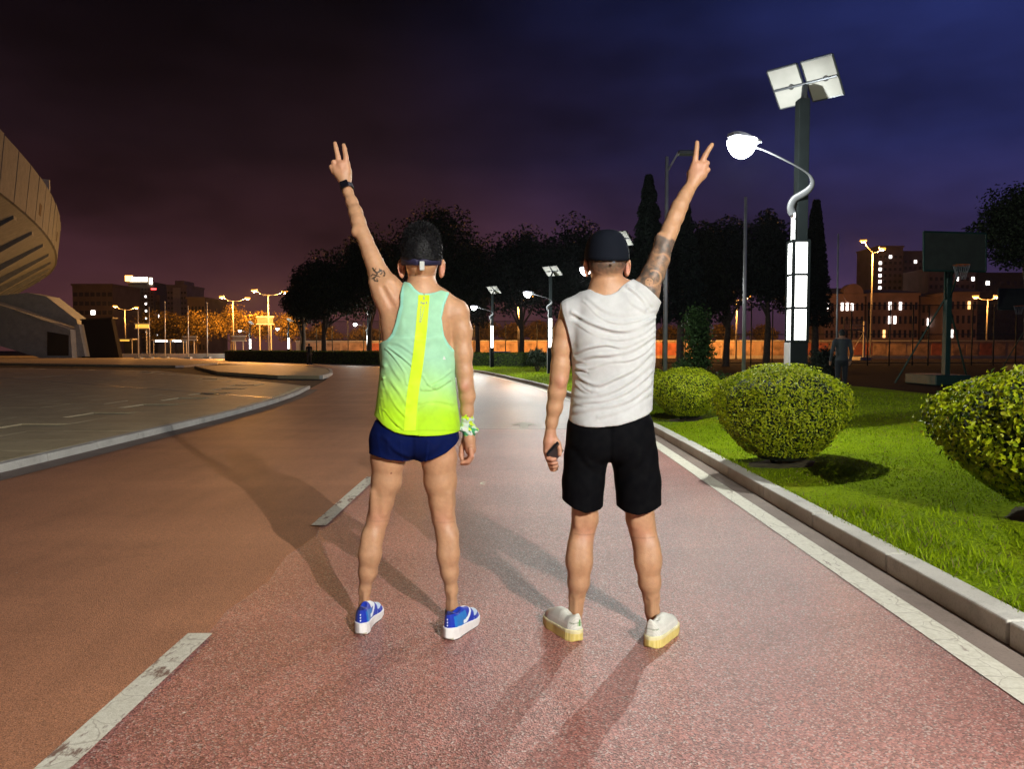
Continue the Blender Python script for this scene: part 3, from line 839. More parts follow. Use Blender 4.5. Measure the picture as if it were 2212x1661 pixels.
def shrub(label, loc, rx, ry, h, n, leaf, seed, col0, col1, z0=.1, name='shrub'):
    t = thing(name, label, 'shrub', loc, 'loose shrubs'); rng = np.random.default_rng(seed)
    k = 26
    cen = rng.normal(0, .42, (k, 3)) * np.array([rx, ry, 0]) + np.stack([np.zeros(k), np.zeros(k), z0 + rng.uniform(.12, .95, k) * (h - z0)], 1)
    cen[:, :2] *= (1.15 - .75 * (cen[:, 2:] / h))
    i = rng.integers(0, k, n); C = cen[i] + rng.normal(0, .14, (n, 3)) * np.array([rx, ry, h * .5])
    C = C[C[:, 2] > .03]; n = len(C)
    kk = rng.uniform(0, 1, (n, 1)); col = np.array([col0]) * (1 - kk) + np.array([col1]) * kk
    V, F, Cc = leaves(C, unit(rng.normal(0, 1, (n, 3)) + np.array([[0, 0, .7]])), leaf, leaf * .5, rng, colors=col)
    stuff(np_mesh('foliage', V + np.array(loc), F, M_TREELEAF, t, smooth=False, colors=Cc))
    loc = Vector(loc)
    for j in range(7):
        q = loc + Vector(cen[j]); part('stem', MB().tube([loc, (loc + q) / 2 + Vector((0, 0, .1)), q], [.03, .02, .008], 6), M_BARK, t, smooth=True)
    return t
shrub('dark green leafy shrub behind the smaller round bush', (P(1510, 780, 15.5).x, 15.5, .15), .62, .6, 1.85, 5200, .085, 31, (.02, .05, .014), (.05, .10, .03))
shrub('dark low shrub between the hedge and the white shirt', (P(1160, 800, 33).x, 33, .15), .75, .8, 1.0, 2500, .10, 32, (.02, .035, .02), (.045, .06, .04))
shrub('dark shrub beside the standing figure past the lamp column', (P(1775, 800, 21).x, 21, .1), .7, .7, 1.1, 2200, .10, 33, (.015, .022, .018), (.03, .04, .03))

# ------------------------------------------------------------------ trees
def tree(label, dx, Y, top_dy, halfw_px, crown_bottom_dy, n, seed, leaf=.32, cols=((.007, .011, .006), (.020, .030, .013)), lean=0.0, group='dark trees behind the path', kind='broad', trunk_r=.22, name='tree'):
    base = Vector((P(dx, 780, Y).x, Y, 0))
    zt = P(dx, top_dy, Y).z; zb = max(.3, P(dx, crown_bottom_dy, Y).z); rw = halfw_px * Y / FPX
    t = thing(name, label, 'tree', base, group); rng = np.random.default_rng(seed)
    ch = zt - zb
    if kind == 'broad':
        k = 34
        cen = rng.normal(0, 1, (k, 3)); cen = unit(cen) * rng.uniform(.25, .80, (k, 1))
        cen *= np.array([rw, rw * .9, ch * .5]); cen[:, 2] += zb + ch * .5
        cen[0] = (0, 0, zt - ch * .16)
        sz = rng.uniform(.30, .50, k)
        i = rng.integers(0, k, n); q = unit(rng.normal(0, 1, (n, 3))) * (rng.uniform(0, 1, (n, 1)) ** .45)
        C = cen[i] + q * sz[i][:, None] * np.array([rw, rw, ch * .55])
        nn = unit(q + rng.normal(0, .6, (n, 3)) + np.array([[0, 0, .3]]))
    else:               # conical conifer with whorls of drooping boughs
        u = rng.uniform(0, 1, n) ** .8; th = rng.uniform(0, 2 * np.pi, n)
        whorl = .62 + .38 * np.abs(np.sin(u * 26 + np.sin(th * 3 + seed) * .8))
        r = rw * (1 - u) ** .8 * whorl * (.75 + .25 * np.sin(th * 5 + seed)) * np.sqrt(rng.uniform(.1, 1, n)) + .12
        C = np.stack([r * np.cos(th), r * np.sin(th), zb + u * ch - r * .22], 1); nn = unit(rng.normal(0, 1, (n, 3)) + np.array([[0, 0, .6]]))
        i = np.zeros(n, int); cen = np.zeros((1, 3))
    shade = rng.uniform(.7, 1.3, (len(cen), 1))[i]
    kk = rng.uniform(0, 1, (n, 1)); col = (np.array([cols[0]]) * (1 - kk) + np.array([cols[1]]) * kk) * shade
    V, F, Cc = leaves(C, nn, leaf, leaf * .55, rng, colors=col)
    stuff(np_mesh('crown', V + np.array(base), F, M_TREELEAF, t, smooth=False, colors=Cc))
    tr = MB(); top = base + Vector((lean, 0, zb + ch * (.55 if kind == 'broad' else .95)))
    pts = [base + (top - base) * f + Vector((math.sin(f * 5 + seed) * trunk_r * .4, 0, 0)) for f in (0, .03, .15, .4, .7, 1)]
    tr.tube(pts, [trunk_r * 1.5, trunk_r * 1.1, trunk_r, trunk_r * .8, trunk_r * .5, .04], 9)
    part('trunk', tr, M_BARK, t, smooth=True)
    if kind == 'broad':
        lb = MB()
        for j in range(7):
            q = base + Vector(cen[j * 3 + 1]); f = rng.uniform(.35, .75); p0 = base + (top - base) * f
            lb.tube([p0, (p0 + q) / 2 + Vector((0, 0, -.15)), q], [trunk_r * .45, trunk_r * .3, .03], 6)
        part('limbs', lb, M_BARK, t, smooth=True)
    return t
tree('dark low tree left of the rounded one, by the orange lamps', 655, 66, 590, 48, 705, 9000, 81)
tree('dark tree just right of the black hair', 1030, 61, 520, 62, 700, 9000, 82)
tree('dark tree behind the nape of the capped head', 1295, 57, 520, 75, 700, 9000, 83)
tree('dark tree in the gap right of the tattooed elbow', 1515, 47, 480, 70, 690, 9000, 84)
tree('dark low tree behind the foot of the lit lamp column', 1715, 52, 500, 62, 695, 9000, 85)
BLU = ((.006, .011, .011), (.018, .030, .024))  # bluish tint of haze and lamp put into the leaf colour
tree('dark tree with a rounded crown next to the orange street lamps', 702, 62, 548, 97, 700, 13300, 41)
tree('dark taller tree behind the raised watch arm', 800, 64, 492, 92, 690, 13300, 42)
tree('dark tree whose crown rises behind the black hair', 945, 60, 452, 121, 690, 15200, 43)
tree('dark tree filling the gap right of the bare shoulder', 1125, 58, 500, 92, 690, 12350, 44, cols=BLU)
tree('tall dark tree behind the black cap', 1235, 55, 476, 112, 690, 15200, 45, cols=BLU)
tree('dark tree behind the tattooed arm', 1345, 54, 505, 99, 690, 12350, 46, cols=BLU)
tree('tall dark conifer left of the raised tattooed arm', 1398, 42, 378, 66, 690, 13300, 47, cols=BLU, kind='conifer', leaf=.26)
tree('shorter dark conifer right of the raised tattooed arm', 1472, 44, 418, 66, 690, 12350, 48, cols=BLU, kind='conifer', leaf=.26)
tree('dark tree below the glowing lamp head', 1570, 50, 470, 108, 685, 15200, 49, cols=BLU)
tree('dark tree immediately left of the lit lamp column', 1655, 48, 455, 70, 685, 13300, 50, cols=BLU)
tree('dark conifer right of the lit lamp column', 1757, 46, 432, 46, 700, 12350, 51, cols=BLU, kind='conifer', leaf=.26)
tree('overhanging tree at the right frame edge above the basketball hoop', 2225, 24, 395, 150, 590, 17100, 52, leaf=.15, cols=((.010, .016, .010), (.03, .045, .022)))
SOD = ((.10, .068, .012), (.21, .135, .024))  # brighter and redder: sodium light partly put into the leaf colour
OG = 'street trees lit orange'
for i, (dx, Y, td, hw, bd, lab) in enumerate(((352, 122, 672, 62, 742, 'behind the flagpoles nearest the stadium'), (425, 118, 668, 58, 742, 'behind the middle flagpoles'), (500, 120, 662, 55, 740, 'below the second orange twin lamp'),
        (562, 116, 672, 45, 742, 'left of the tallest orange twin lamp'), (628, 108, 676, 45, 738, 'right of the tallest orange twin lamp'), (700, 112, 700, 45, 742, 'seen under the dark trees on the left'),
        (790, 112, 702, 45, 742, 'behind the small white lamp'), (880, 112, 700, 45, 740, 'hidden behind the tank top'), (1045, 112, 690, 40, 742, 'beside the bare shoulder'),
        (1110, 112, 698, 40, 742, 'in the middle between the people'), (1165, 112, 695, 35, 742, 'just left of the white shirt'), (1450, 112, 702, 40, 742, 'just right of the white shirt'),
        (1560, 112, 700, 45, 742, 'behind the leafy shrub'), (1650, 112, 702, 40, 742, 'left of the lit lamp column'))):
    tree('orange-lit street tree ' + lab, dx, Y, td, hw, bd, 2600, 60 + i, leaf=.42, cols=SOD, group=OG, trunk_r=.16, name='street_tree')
# ------------------------------------------------------------------ stadium on the left
def stadium():
    K = 2.3
    T = np.array([-25.9, 43.0]) * K; R = 130.0 * K
    C = T + R * np.array([-.857, -.516])
    dz = lambda z: CAM_H + (z - CAM_H) * K
    z_top, z_bot = dz(8.4), dz(6.5)
    t = thing('stadium', 'concrete stadium stand with curved rim and ribbed underside on the left', 'stadium', (T[0], T[1], 0))
    def pt(th, r, z): return (C[0] + r * math.cos(th), C[1] + r * math.sin(th), z)
    th0, step, n = math.radians(9), math.radians(.95), 36
    rng = random.Random(5)
    for i in range(n):          # precast parapet panels with open joints, tops slightly uneven
        a, b = th0 + i * step + .0004, th0 + (i + 1) * step - .0004
        zt = z_top + rng.uniform(-.05, .08); q = MB(); vs = []
        for th in (a, b):
            vs += [pt(th, R - .5, z_bot), pt(th, R + rng.uniform(-.03, .03), zt), pt(th, R - .5, zt), pt(th, R - 1.0, z_bot)]
        q.add(vs, [(0, 1, 2, 3), (7, 6, 5, 4), (0, 4, 5, 1), (1, 5, 6, 2), (2, 6, 7, 3), (3, 7, 4, 0)])
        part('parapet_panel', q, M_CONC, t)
        if i % 4 == 1:          # weathered vent opening in the panel
            m = (a + b) / 2; o = MB()
            vs = [pt(th, R - .5 + (z - z_bot) / (z_top - z_bot) * .5 + .02, z) for th in (m - .0022, m + .0022) for z in (z_bot + 1.0, z_bot + 2.1)]
            vs += [pt(th, R - .9, z) for th in (m - .0022, m + .0022) for z in (z_bot + 1.0, z_bot + 2.1)]
            o.add(vs, [(0, 2, 3, 1), (4, 5, 7, 6), (0, 4, 6, 2), (1, 3, 7, 5), (0, 1, 5, 4), (2, 6, 7, 3)])
            part('vent', o, M_GROUND, t)
    for i in range(0, n, 6):    # small lights and boxes standing on the rim
        th = th0 + (i + .5) * step; p = pt(th, R - .3, z_top + .55)
        part('rim_box', MB().box(p, (.7, .7, 1.1), th), M_CONC2, t)
    # sloping underside of the seating
    z_in = .4; r_in = R - 9.3 * K
    q = MB(); vs = []
    for i in range(n + 1):
        th = th0 + i * step
        vs += [pt(th, R - .75, z_bot - .02), pt(th, r_in, z_in)]
    q.add(vs, [(2 * i, 2 * i + 1, 2 * i + 3, 2 * i + 2) for i in range(n)])
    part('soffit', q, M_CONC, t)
    for i in range(0, n + 1, 2):   # raker beams
        th = th0 + i * step; w = .0024; q = MB(); vs = []
        for (r, z0, z1) in ((R - 1.3, z_bot - .9, z_bot - .2), (r_in + 1.0, z_in - .2, z_in + 1.2)):
            dep = .35 if r > R - 3 else 2.0
            slope = (z_bot - z_in) / (R - .75 - r_in)
            zs = z_in + (r - r_in) * slope
            for s in (-w, w): vs += [pt(th + s, r, zs - dep), pt(th + s, r, zs + .05)]
        q.add(vs, [(0, 1, 3, 2), (4, 6, 7, 5), (0, 4, 5, 1), (2, 3, 7, 6), (0, 2, 6, 4), (1, 5, 7, 3)])
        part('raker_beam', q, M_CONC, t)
    q = MB(); vs = []
    for i in range(n + 1):
        th = th0 + i * step; vs += [pt(th, r_in, -.2), pt(th, r_in, z_in + .5)]
    q.add(vs, [(2 * i, 2 * i + 1, 2 * i + 3, 2 * i + 2) for i in range(n)])
    part('lower_wall', q, M_CONC2, t)
stadium()
def stair_block():
    Y = 86.0
    base = P(90, 775, Y); t = thing('stadium_stair', 'pale concrete stair ramp at the foot of the stadium', 'stair', (base.x, Y, 0))
    ex = lambda pts, y, d: [Vector(P(x, yy, y)) for x, yy in pts]
    part('upper_wall', MB().extrude(ex([(-60, 662), (-20, 640), (60, 632), (100, 640), (165, 690), (184, 764), (170, 768), (150, 712), (40, 664)], Y + 3, 0), (0, 2.5, 0)), M_CONC2, t)
    part('flank_wall', MB().extrude(ex([(-60, 640), (30, 668), (152, 712), (156, 775), (100, 777), (0, 747), (-60, 728)], Y, 0), (0, 2.6, 0)), M_CONC2, t)
    for k in range(16):
        f = k / 15; a = P(38 + f * 116, 676 + f * 31, Y + 2.8)
        part('tread', MB().box(a + Vector((0, .6, -.05)), (.7, 2.0, .14)), M_CONC, t)
    part('railing', MB().tube([P(36, 668, Y - .1), P(152, 701, Y - .1)], .05, 6).tube([P(36, 675, Y - .1), P(152, 708, Y - .1)], .035, 6), M_PALEMETAL, t)
    part('door_dark_sheet', MB().extrude(ex([(102, 716), (148, 724), (148, 768), (102, 768)], Y - .06, 0), (0, .05, 0)), M_BLACKPL, t)  # flat black sheet, the doorway's shade put into its colour
    part('pillar', MB().extrude(ex([(160, 700), (170, 700), (184, 770), (166, 770)], Y + 1, 0), (0, 1.2, 0)), M_CONC2, t)
    k = thing('ticket_booth', 'black windowless booth between the stair ramp and the flagpoles', 'booth', (P(214, 772, 88).x, 88, 0))
    part('wall', MB().extrude([Vector(P(x, y, 88)) for x, y in ((176, 692), (240, 688), (258, 775), (176, 775))], (0, .8, 0)), simple('booth_dark_cladding', (.010, .009, .010), .9, spec=.1), k)
    part('roof', MB().extrude([Vector(P(x, y, 87.8)) for x, y in ((172, 692), (243, 688), (243, 685), (172, 689))], (0, 1.2, 0)), M_BLACKPL, k)
stair_block()

# ------------------------------------------------------------------ far buildings, windows built one by one
M_WIN_DARK = simple('dark_window_glass', (.015, .015, .022), .15, var=.2, bmp=0)
M_WIN_WHITE = emitter('window_lit_white', (1.0, .92, .85), 5.0)
M_WIN_WARM = emitter('window_lit_warm', (1.0, .55, .18), 2.6)
M_SIGNBAND = emitter('rooftop_sign_lit', (1.0, .86, .62), 7.0)
M_SIGNORANGE = emitter('rooftop_sign_orange', (1.0, .45, .08), 7.0)
M_REDLIGHT = emitter('red_beacon', (1.0, .05, .05), 5.0)
def building(name, label, x0, x1, ytop, Y, wall, cols, rows, win=.55, lit=(), warm=(), depth=14.0, roof=None, ybot=772, frac=(.62, .5), wtop=.06, group=None):
    a, b = P(x0, ytop, Y), P(x1, ytop, Y); zt = a.z; w = b.x - a.x
    t = thing(name, label, 'building', ((a.x + b.x) / 2, Y, 0), group)
    body = part('wall', MB().box(((a.x + b.x) / 2, Y + depth / 2, zt / 2), (w, depth, zt)), wall, t)
    part('parapet', MB().box(((a.x + b.x) / 2, Y + depth / 2, zt + .25), (w + .5, depth + .5, .5)), wall, t)
    mesh = None
    cw, rh = w / cols, (zt * (1 - wtop)) / rows
    for r in range(rows):
        for c in range(cols):
            x = a.x + (c + .5) * cw; z = zt * (1 - wtop) - (r + .5) * rh
            if z < 1.5: continue
            m = M_WIN_WHITE if (c, r) in lit else M_WIN_WARM if (c, r) in warm else M_WIN_DARK
            key = m.name
            if mesh is None: mesh = {}
            if key not in mesh:
                o = part('window', MB().box((0, 0, 0), (cw * frac[0], .12, rh * frac[1])), m, None); mesh[key] = o.data
                o.parent = t
            else:
                o = link('window', mesh[key], t)
            o.location = Vector((x, Y - .02, z)) - t.location
    return t
W_DARK = simple('dark_tower_cladding', (.05, .042, .042), .7, mode='world', scale=.4)
W_PINK = simple('pink_render', (.30, .19, .17), .85, mode='world', scale=.4)
W_MAUVE = simple('mauve_tower_render', (.19, .14, .15), .85, mode='world', scale=.3)
W_BROWN = simple('brown_brick', (.11, .075, .055), .85, mode='world', scale=.4)
building('office_block', 'dark brown office block behind the booth', 156, 243, 617, 190, W_BROWN, 7, 7, lit=((3, 2), (5, 5)), frac=(.7, .45))
tw = building('office_tower', 'tower with a glowing sign band along its top', 277, 331, 612, 260, W_DARK, 8, 18, lit=tuple((2, r) for r in range(1, 15)) + tuple((5, r) for r in range(2, 13, 2)) + ((7, 9), (7, 12)), frac=(.5, .5))
a, b = P(281, 612, 259.6), P(318, 603, 259.6)
part('sign_band', MB().box(((a.x + b.x) / 2, 259.5, (a.z + b.z) / 2 + .7), (b.x - a.x, .5, b.z - a.z)), M_SIGNBAND, tw)
a = P(283, 607, 259.4); part('sign_emblem', MB().box((a.x - .6, 259.2, a.z + .9), (2.4, .5, 1.9)), M_SIGNORANGE, tw)
a = P(326, 607, 259.6); part('sign_letter', MB().box((a.x, 259.5, a.z), (.9, .4, 2.2)), M_SIGNBAND, tw)
a = P(332, 624, 259); part('red_beacon', MB().box(a, (1.6, .5, .5)), M_REDLIGHT, tw)
building('low_block', 'low dark block with lit windows beside the sign tower', 332, 345, 640, 262, W_DARK, 3, 8, lit=((0, 1), (2, 2), (0, 3), (1, 5)))
bt = building('stepped_tower', 'grey stepped tower with a pale centre bay', 360, 403, 618, 250, W_MAUVE, 6, 12, lit=((2, 1),), frac=(.6, .4))
a, b = P(372, 610, 249), P(392, 610, 249)
part('crown_block', MB().box(((a.x + b.x) / 2, 255, a.z - .8), (b.x - a.x, 8, 3.2)), W_MAUVE, bt)
part('centre_bay', MB().box((P(382, 650, 249.5).x, 249.6, P(382, 655, 250).z / 1.02), (2.4, .7, 11)), M_BAND, bt)
building('warehouse', 'low orange-brown block left of the second twin lamp', 404, 442, 646, 180, W_BROWN, 5, 4, lit=((4, 1),), frac=(.5, .4))
building('apartment_tower', 'tall apartment tower with a column of lit windows right of the orange lamp', 1897, 1951, 534, 230, W_MAUVE, 5, 16, lit=((0, 1), (0, 2), (0, 3), (0, 4), (0, 5), (2, 0)), warm=((4, 6),), frac=(.5, .45))
building('apartment_tower', 'apartment tower partly behind the backboard', 1952, 2004, 545, 240, W_MAUVE, 5, 15, lit=((2, 0), (4, 0), (0, 8)), frac=(.5, .45))
building('apartment_tower', 'broad apartment slab behind the green hoop post', 2006, 2108, 583, 215, W_MAUVE, 9, 10, lit=((5, 0), (0, 4), (8, 0)), frac=(.5, .45))
building('apartment_tower', 'dark apartment slab at the right frame edge', 2112, 2230, 592, 225, W_DARK, 8, 9, lit=((3, 3), (1, 0)), frac=(.5, .45))
def villa(label, x0, x1, ye, yr, Y, cols, rows, lit=(), warm=()):
    t = building('villa', label, x0, x1, ye, Y, W_PINK, cols, rows, lit=lit, warm=warm, depth=10, frac=(.45, .55), group='pink gabled houses')
    a, b, c = P(x0, ye, Y), P(x1, ye, Y), P((x0 + x1) / 2, yr, Y)
    z = a.z + .52
    part('roof', MB().add([(a.x - .6, Y - .6, z), (b.x + .6, Y - .6, z), (b.x + .6, Y + 10.6, z), (a.x - .6, Y + 10.6, z), (a.x + 2, Y + 5, c.z), (b.x - 2, Y + 5, c.z)], [(0, 1, 5, 4), (2, 3, 4, 5), (1, 2, 5), (3, 0, 4), (3, 2, 1, 0)]), simple('roof_tiles_dark', (.06, .045, .05), .8), t)
    return t
v = villa('pink gabled house left of the single orange lamp', 1782, 1868, 640, 618, 150, 8, 4, lit=((0, 0), (3, 0), (4, 0), (5, 0)))
c = P(1844, 634, 149.6); part('round_gable', MB().tube([c, c + Vector((0, 2, 0))], 2.0, 20), W_PINK, v)
villa('pink house with bright windows right of the single orange lamp', 1872, 1985, 638, 622, 152, 10, 4, lit=((4, 0), (6, 0), (5, 1), (4, 1)), warm=((3, 2),))
villa('pink house with an orange window right of the green hoop post', 2052, 2112, 636, 614, 148, 5, 4, lit=((0, 2),), warm=((3, 0),))
villa('small pink house left of the green hoop post', 1990, 2045, 646, 630, 155, 5, 4, lit=((1, 1), (3, 0)))

# ------------------------------------------------------------------ boundary wall of the avenue with framed posters
M_WALL = simple('boundary_wall_render', (.45, .32, .22), .8, mode='world', scale=.5)
M_POSTER = simple('faded_poster', (.40, .26, .17), .7, mode='world', scale=1.5, var=.5)
M_POSTER2 = simple('red_poster', (.42, .13, .07), .7, mode='world', scale=1.5, var=.4)
def long_wall(label, dx0, dx1, Y, top, step):
    a, b = P(dx0, 740, Y), P(dx1, 740, Y); z = P(1106, top, Y).z
    t = thing('boundary_wall', label, 'wall', ((a.x + b.x) / 2, Y, 0), 'low walls along the avenue')
    part('wall', MB().box(((a.x + b.x) / 2, Y, z / 2), (b.x - a.x, .3, z)), M_WALL, t)
    part('coping', MB().box(((a.x + b.x) / 2, Y, z + .06), (b.x - a.x + .1, .5, .12)), M_KERB, t)
    x = a.x + .3; r = random.Random(9)
    while x + 3 < b.x:
        w = r.choice((1.6, 2.4, 3.2)); 
        part('poster', MB().box((x + w / 2, Y - .17, z * .55), (w * .92, .04, z * .7)), r.choice((M_POSTER, M_POSTER2, M_POSTER)), t)
        x += w + r.choice((.1, .5, 1.0))
long_wall('orange-lit poster wall beyond the courts', 1015, 2290, 92, 737, 3)
long_wall('orange-lit poster wall beyond the dark trees', 640, 1005, 93, 738, 3)
q = MB().box(((P(1560, 765, 88).x + P(2260, 765, 88).x) / 2, 88, .2), (P(2260, 765, 88).x - P(1560, 765, 88).x, .5, .4))
tag(part('court_kerb', q, M_KERB), 'long orange-lit kerb in front of the poster wall', 'kerb')
q = MB().box(((P(262, 765, 92).x + P(492, 765, 92).x) / 2, 92, .3), (P(492, 765, 92).x - P(262, 765, 92).x, .6, .6))
tag(part('planter_kerb', q, M_KERB), 'orange-lit low planter edge behind the flagpoles', 'kerb')

# ------------------------------------------------------------------ court fences
def veil(name, c, a):
    m, N, L, B = new_mat(name)
    B.inputs['Base Color'].default_value = c + (1,); B.inputs['Roughness'].default_value = .7
    tr = N.new('ShaderNodeBsdfTransparent'); mx = N.new('ShaderNodeMixShader'); mx.inputs[0].default_value = a
    L.new(tr.outputs[0], mx.inputs[1]); L.new(B.outputs[0], mx.inputs[2]); L.new(mx.outputs[0], N['Material Output'].inputs[0])
    return m
M_WIRE = veil('chain_link_mesh', (.03, .04, .035), .16)
M_FENCE = simple('fence_post_green', (.03, .045, .04), .5, .3)
def fence(label, xs, Y, top, posts, r=.045):
    a, b = P(xs[0], 760, Y).x, P(xs[1], 760, Y).x; z = P(1106, top, Y).z
    t = thing('court_fence', label, 'fence', ((a + b) / 2, Y, 0), 'wire mesh court fences')
    for dx in posts:
        x = P(dx, 760, Y).x; part('post', MB().tube([(x, Y, 0), (x, Y, z + .05)], r, 8), M_FENCE, t, smooth=True)
    for f in (1.0, .52, .05):
        part('rail', MB().tube([(a, Y, z * f), (b, Y, z * f)], r * .7, 6), M_FENCE, t)
    part('wire_mesh', MB().box(((a + b) / 2, Y + .06, z / 2), (b - a, .01, z)), M_WIRE, t)
fence('tall wire mesh fence around the court on the right', (1425, 2330), 52, 659, (1432, 1480, 1530, 1575, 1622, 1668, 1712, 1763, 1838, 1874, 1921, 1971, 2005, 2052, 2099, 2146, 2194, 2240))
fence('wire mesh fence behind the dark trees', (640, 1420), 78, 694, tuple(range(650, 1420, 34)), .05)

# ------------------------------------------------------------------ basketball hoops
M_HOOPGREEN = simple('hoop_green_paint', (.006, .042, .032), .5, .1, var=.2, scale=5)
M_BOARD = simple('backboard_back', (.022, .034, .026), .7, var=.25, scale=4)
M_RIM = simple('rim_orange', (.55, .12, .02), .5)
def hoop(label, dx_post, Y, board, mat, mboard, yb, ztop_dy, s=1.0):
    X = P(dx_post, 760, Y).x
    t = thing('basketball_hoop', label, 'basketball hoop', (X, Y, 0), 'basketball hoops')
    zt = P(dx_post, ztop_dy, Y).z
    part('base', MB().box((X, Y + .5, .19), (1.15, 1.9, .34)), mat, t, bevel=.03)
    part('post', MB().box((X, Y, .3 + zt / 2), (.17, .22, zt)), mat, t, bevel=.01)
    c = [P(x, y, yb) for x, y in board]
    cx = sum((p.x for p in c)) / 4; zc = sum((p.z for p in c)) / 4
    bd = part('backboard', MB().extrude([Vector(p) for p in c], (0, .04, 0)), mboard, t)
    fr = MB()
    for i in range(4): fr.tube([c[i] + Vector((0, .02, 0)), c[(i + 1) % 4] + Vector((0, .02, 0))], .035, 6)
    part('board_frame', fr, M_HOOPGREEN, bd)
    arm = MB()
    for sx in (-.25, .25):
        arm.tube([(X + sx * .25, Y, zt - .2), (cx + sx, yb + .06, zc)], .04, 7).tube([(X + sx * .25, Y, zt - .9), (cx + sx, yb + .06, zc - .3)], .03, 7)
    part('arm', arm, mat, t)
    st = MB()
    for sx in (-1, 1): st.tube([(X, Y + .05, zt * .80), (X + sx * 1.25, Y + .8, .05)], .03, 7)
    part('stay', st, mat, t)
    zr = min(p.z for p in c) + .15; ring = [(cx + .225 * math.cos(a), yb - .35 + .225 * math.sin(a), zr) for a in np.linspace(0, 2 * math.pi, 19)]
    part('rim', MB().tube(ring, .012, 6, caps=False).tube([(cx, yb, zr), (cx, yb - .13, zr)], .02, 6), M_RIM, t)
    net = MB()
    for k in range(10):
        a0, a1 = k * .628, k * .628 + .5
        net.tube([(cx + .225 * math.cos(a0), yb - .35 + .225 * math.sin(a0), zr), (cx + .12 * math.cos(a1), yb - .35 + .12 * math.sin(a1), zr - .42)], .005, 4)
        net.tube([(cx + .225 * math.cos(a1), yb - .35 + .225 * math.sin(a1), zr), (cx + .12 * math.cos(a0), yb - .35 + .12 * math.sin(a0), zr - .42)], .005, 4)
    part('net', net, M_GREYPOLE, t)
hoop('big green basketball hoop near the right bush', 2044, 24.5, [(1996, 500), (2130, 504), (2130, 586), (1996, 584)], M_HOOPGREEN, M_BOARD, 22.8, 588)
hoop('basketball hoop cut by the right frame edge', 2236, 39, [(2157, 624), (2226, 624), (2226, 668), (2157, 668)], M_HOOPGREEN, M_BOARD, 37.5, 640)
hoop('small far orange-lit basketball hoop behind the court fence', 1866, 76, [(1823, 690), (1862, 690), (1862, 713), (1823, 713)], M_FLAG, veil('clear_backboard', (.4, .35, .3), .3), 74, 700)

# ------------------------------------------------------------------ street clutter on the left: signs, shelter, booths
M_YELLOW = emitter('yellow_sign_lit', (1.0, .50, .03), .9)
def panel_sign(label, x0, x1, y0, y1, Y, mat, legs=True, name='sign'):
    a, b = P(x0, y0, Y), P(x1, y1, Y)
    t = thing(name, label, 'sign', ((a.x + b.x) / 2, Y, 0), 'street signs on the left')
    part('panel', MB().box(((a.x + b.x) / 2, Y, (a.z + b.z) / 2), (b.x - a.x, .15, a.z - b.z)), mat, t)
    fr = MB()
    for z in (a.z, b.z): fr.box(((a.x + b.x) / 2, Y - .02, z), (b.x - a.x + .3, .22, .16))
    part('frame', fr, M_SODPOLE, t)
    if legs:
        for x in (a.x + .3, b.x - .3): part('leg', MB().tube([(x, Y, 0), (x, Y, b.z)], .08, 6), M_SODPOLE, t)
M_SIGNFACE = simple('pale_sign_face', (.16, .12, .09), .7)
panel_sign('two-panel road sign upper board right of the tallest orange lamp', 556, 590, 684, 700, 104, M_SIGNFACE)
panel_sign('lower pale sign near the leftmost white lamp', 503, 530, 726, 736, 98, M_SIGNFACE)
panel_sign('yellow lit sign between the two left flagpoles', 293, 321, 699, 710, 96, M_YELLOW)
panel_sign('goalpost-like sign frame right of the fourth flagpole', 397, 424, 727, 734, 95, M_SIGNFACE)
def shelter(label, x0, x1, Y, lit):
    a, b = P(x0, 740, Y), P(x1, 740, Y); cx = (a.x + b.x) / 2; w = b.x - a.x
    t = thing('bus_shelter', label, 'shelter', (cx, Y, 0), 'small street shelters')
    part('roof', MB().box((cx, Y, 2.5), (w + .4, 1.6, .14)), M_SODPOLE, t)
    part('back_panel', MB().box((cx, Y + .7, 1.3), (w, .06, 2.0)), M_WIN_DARK, t)
    part('light_box', MB().box((cx, Y - .78, 2.32), (w * .7, .08, .2)), lit, t)
    for s in (-1, 1): part('post', MB().tube([(cx + s * w / 2, Y - .6, 0), (cx + s * w / 2, Y - .6, 2.45)], .06, 6), M_SODPOLE, t)
shelter('bus shelter with a white light box behind the flagpoles', 336, 372, 108, M_WIN_WHITE)
shelter('second dimmer bus shelter behind the flagpoles', 374, 400, 110, M_WIN_WHITE)
shelter('orange-lit kiosk next to the black booth', 262, 290, 100, M_YELLOW)
bx = G(1083, 775)
tb = thing('blue_barrier', 'blue plastic barrier block lying behind the clipped hedge', 'barrier', (P(1083, 770, 52).x, 52, 0))
part('body', MB().box((P(1083, 770, 52).x, 52, .75), (1.3, .5, .55)), simple('blue_plastic', (.01, .10, .45), .4), tb, bevel=.05)
part('foot', MB().box((P(1083, 770, 52).x, 52, .24), (1.4, .7, .47)), simple('grey_plastic', (.1, .1, .11), .5), tb, bevel=.03)
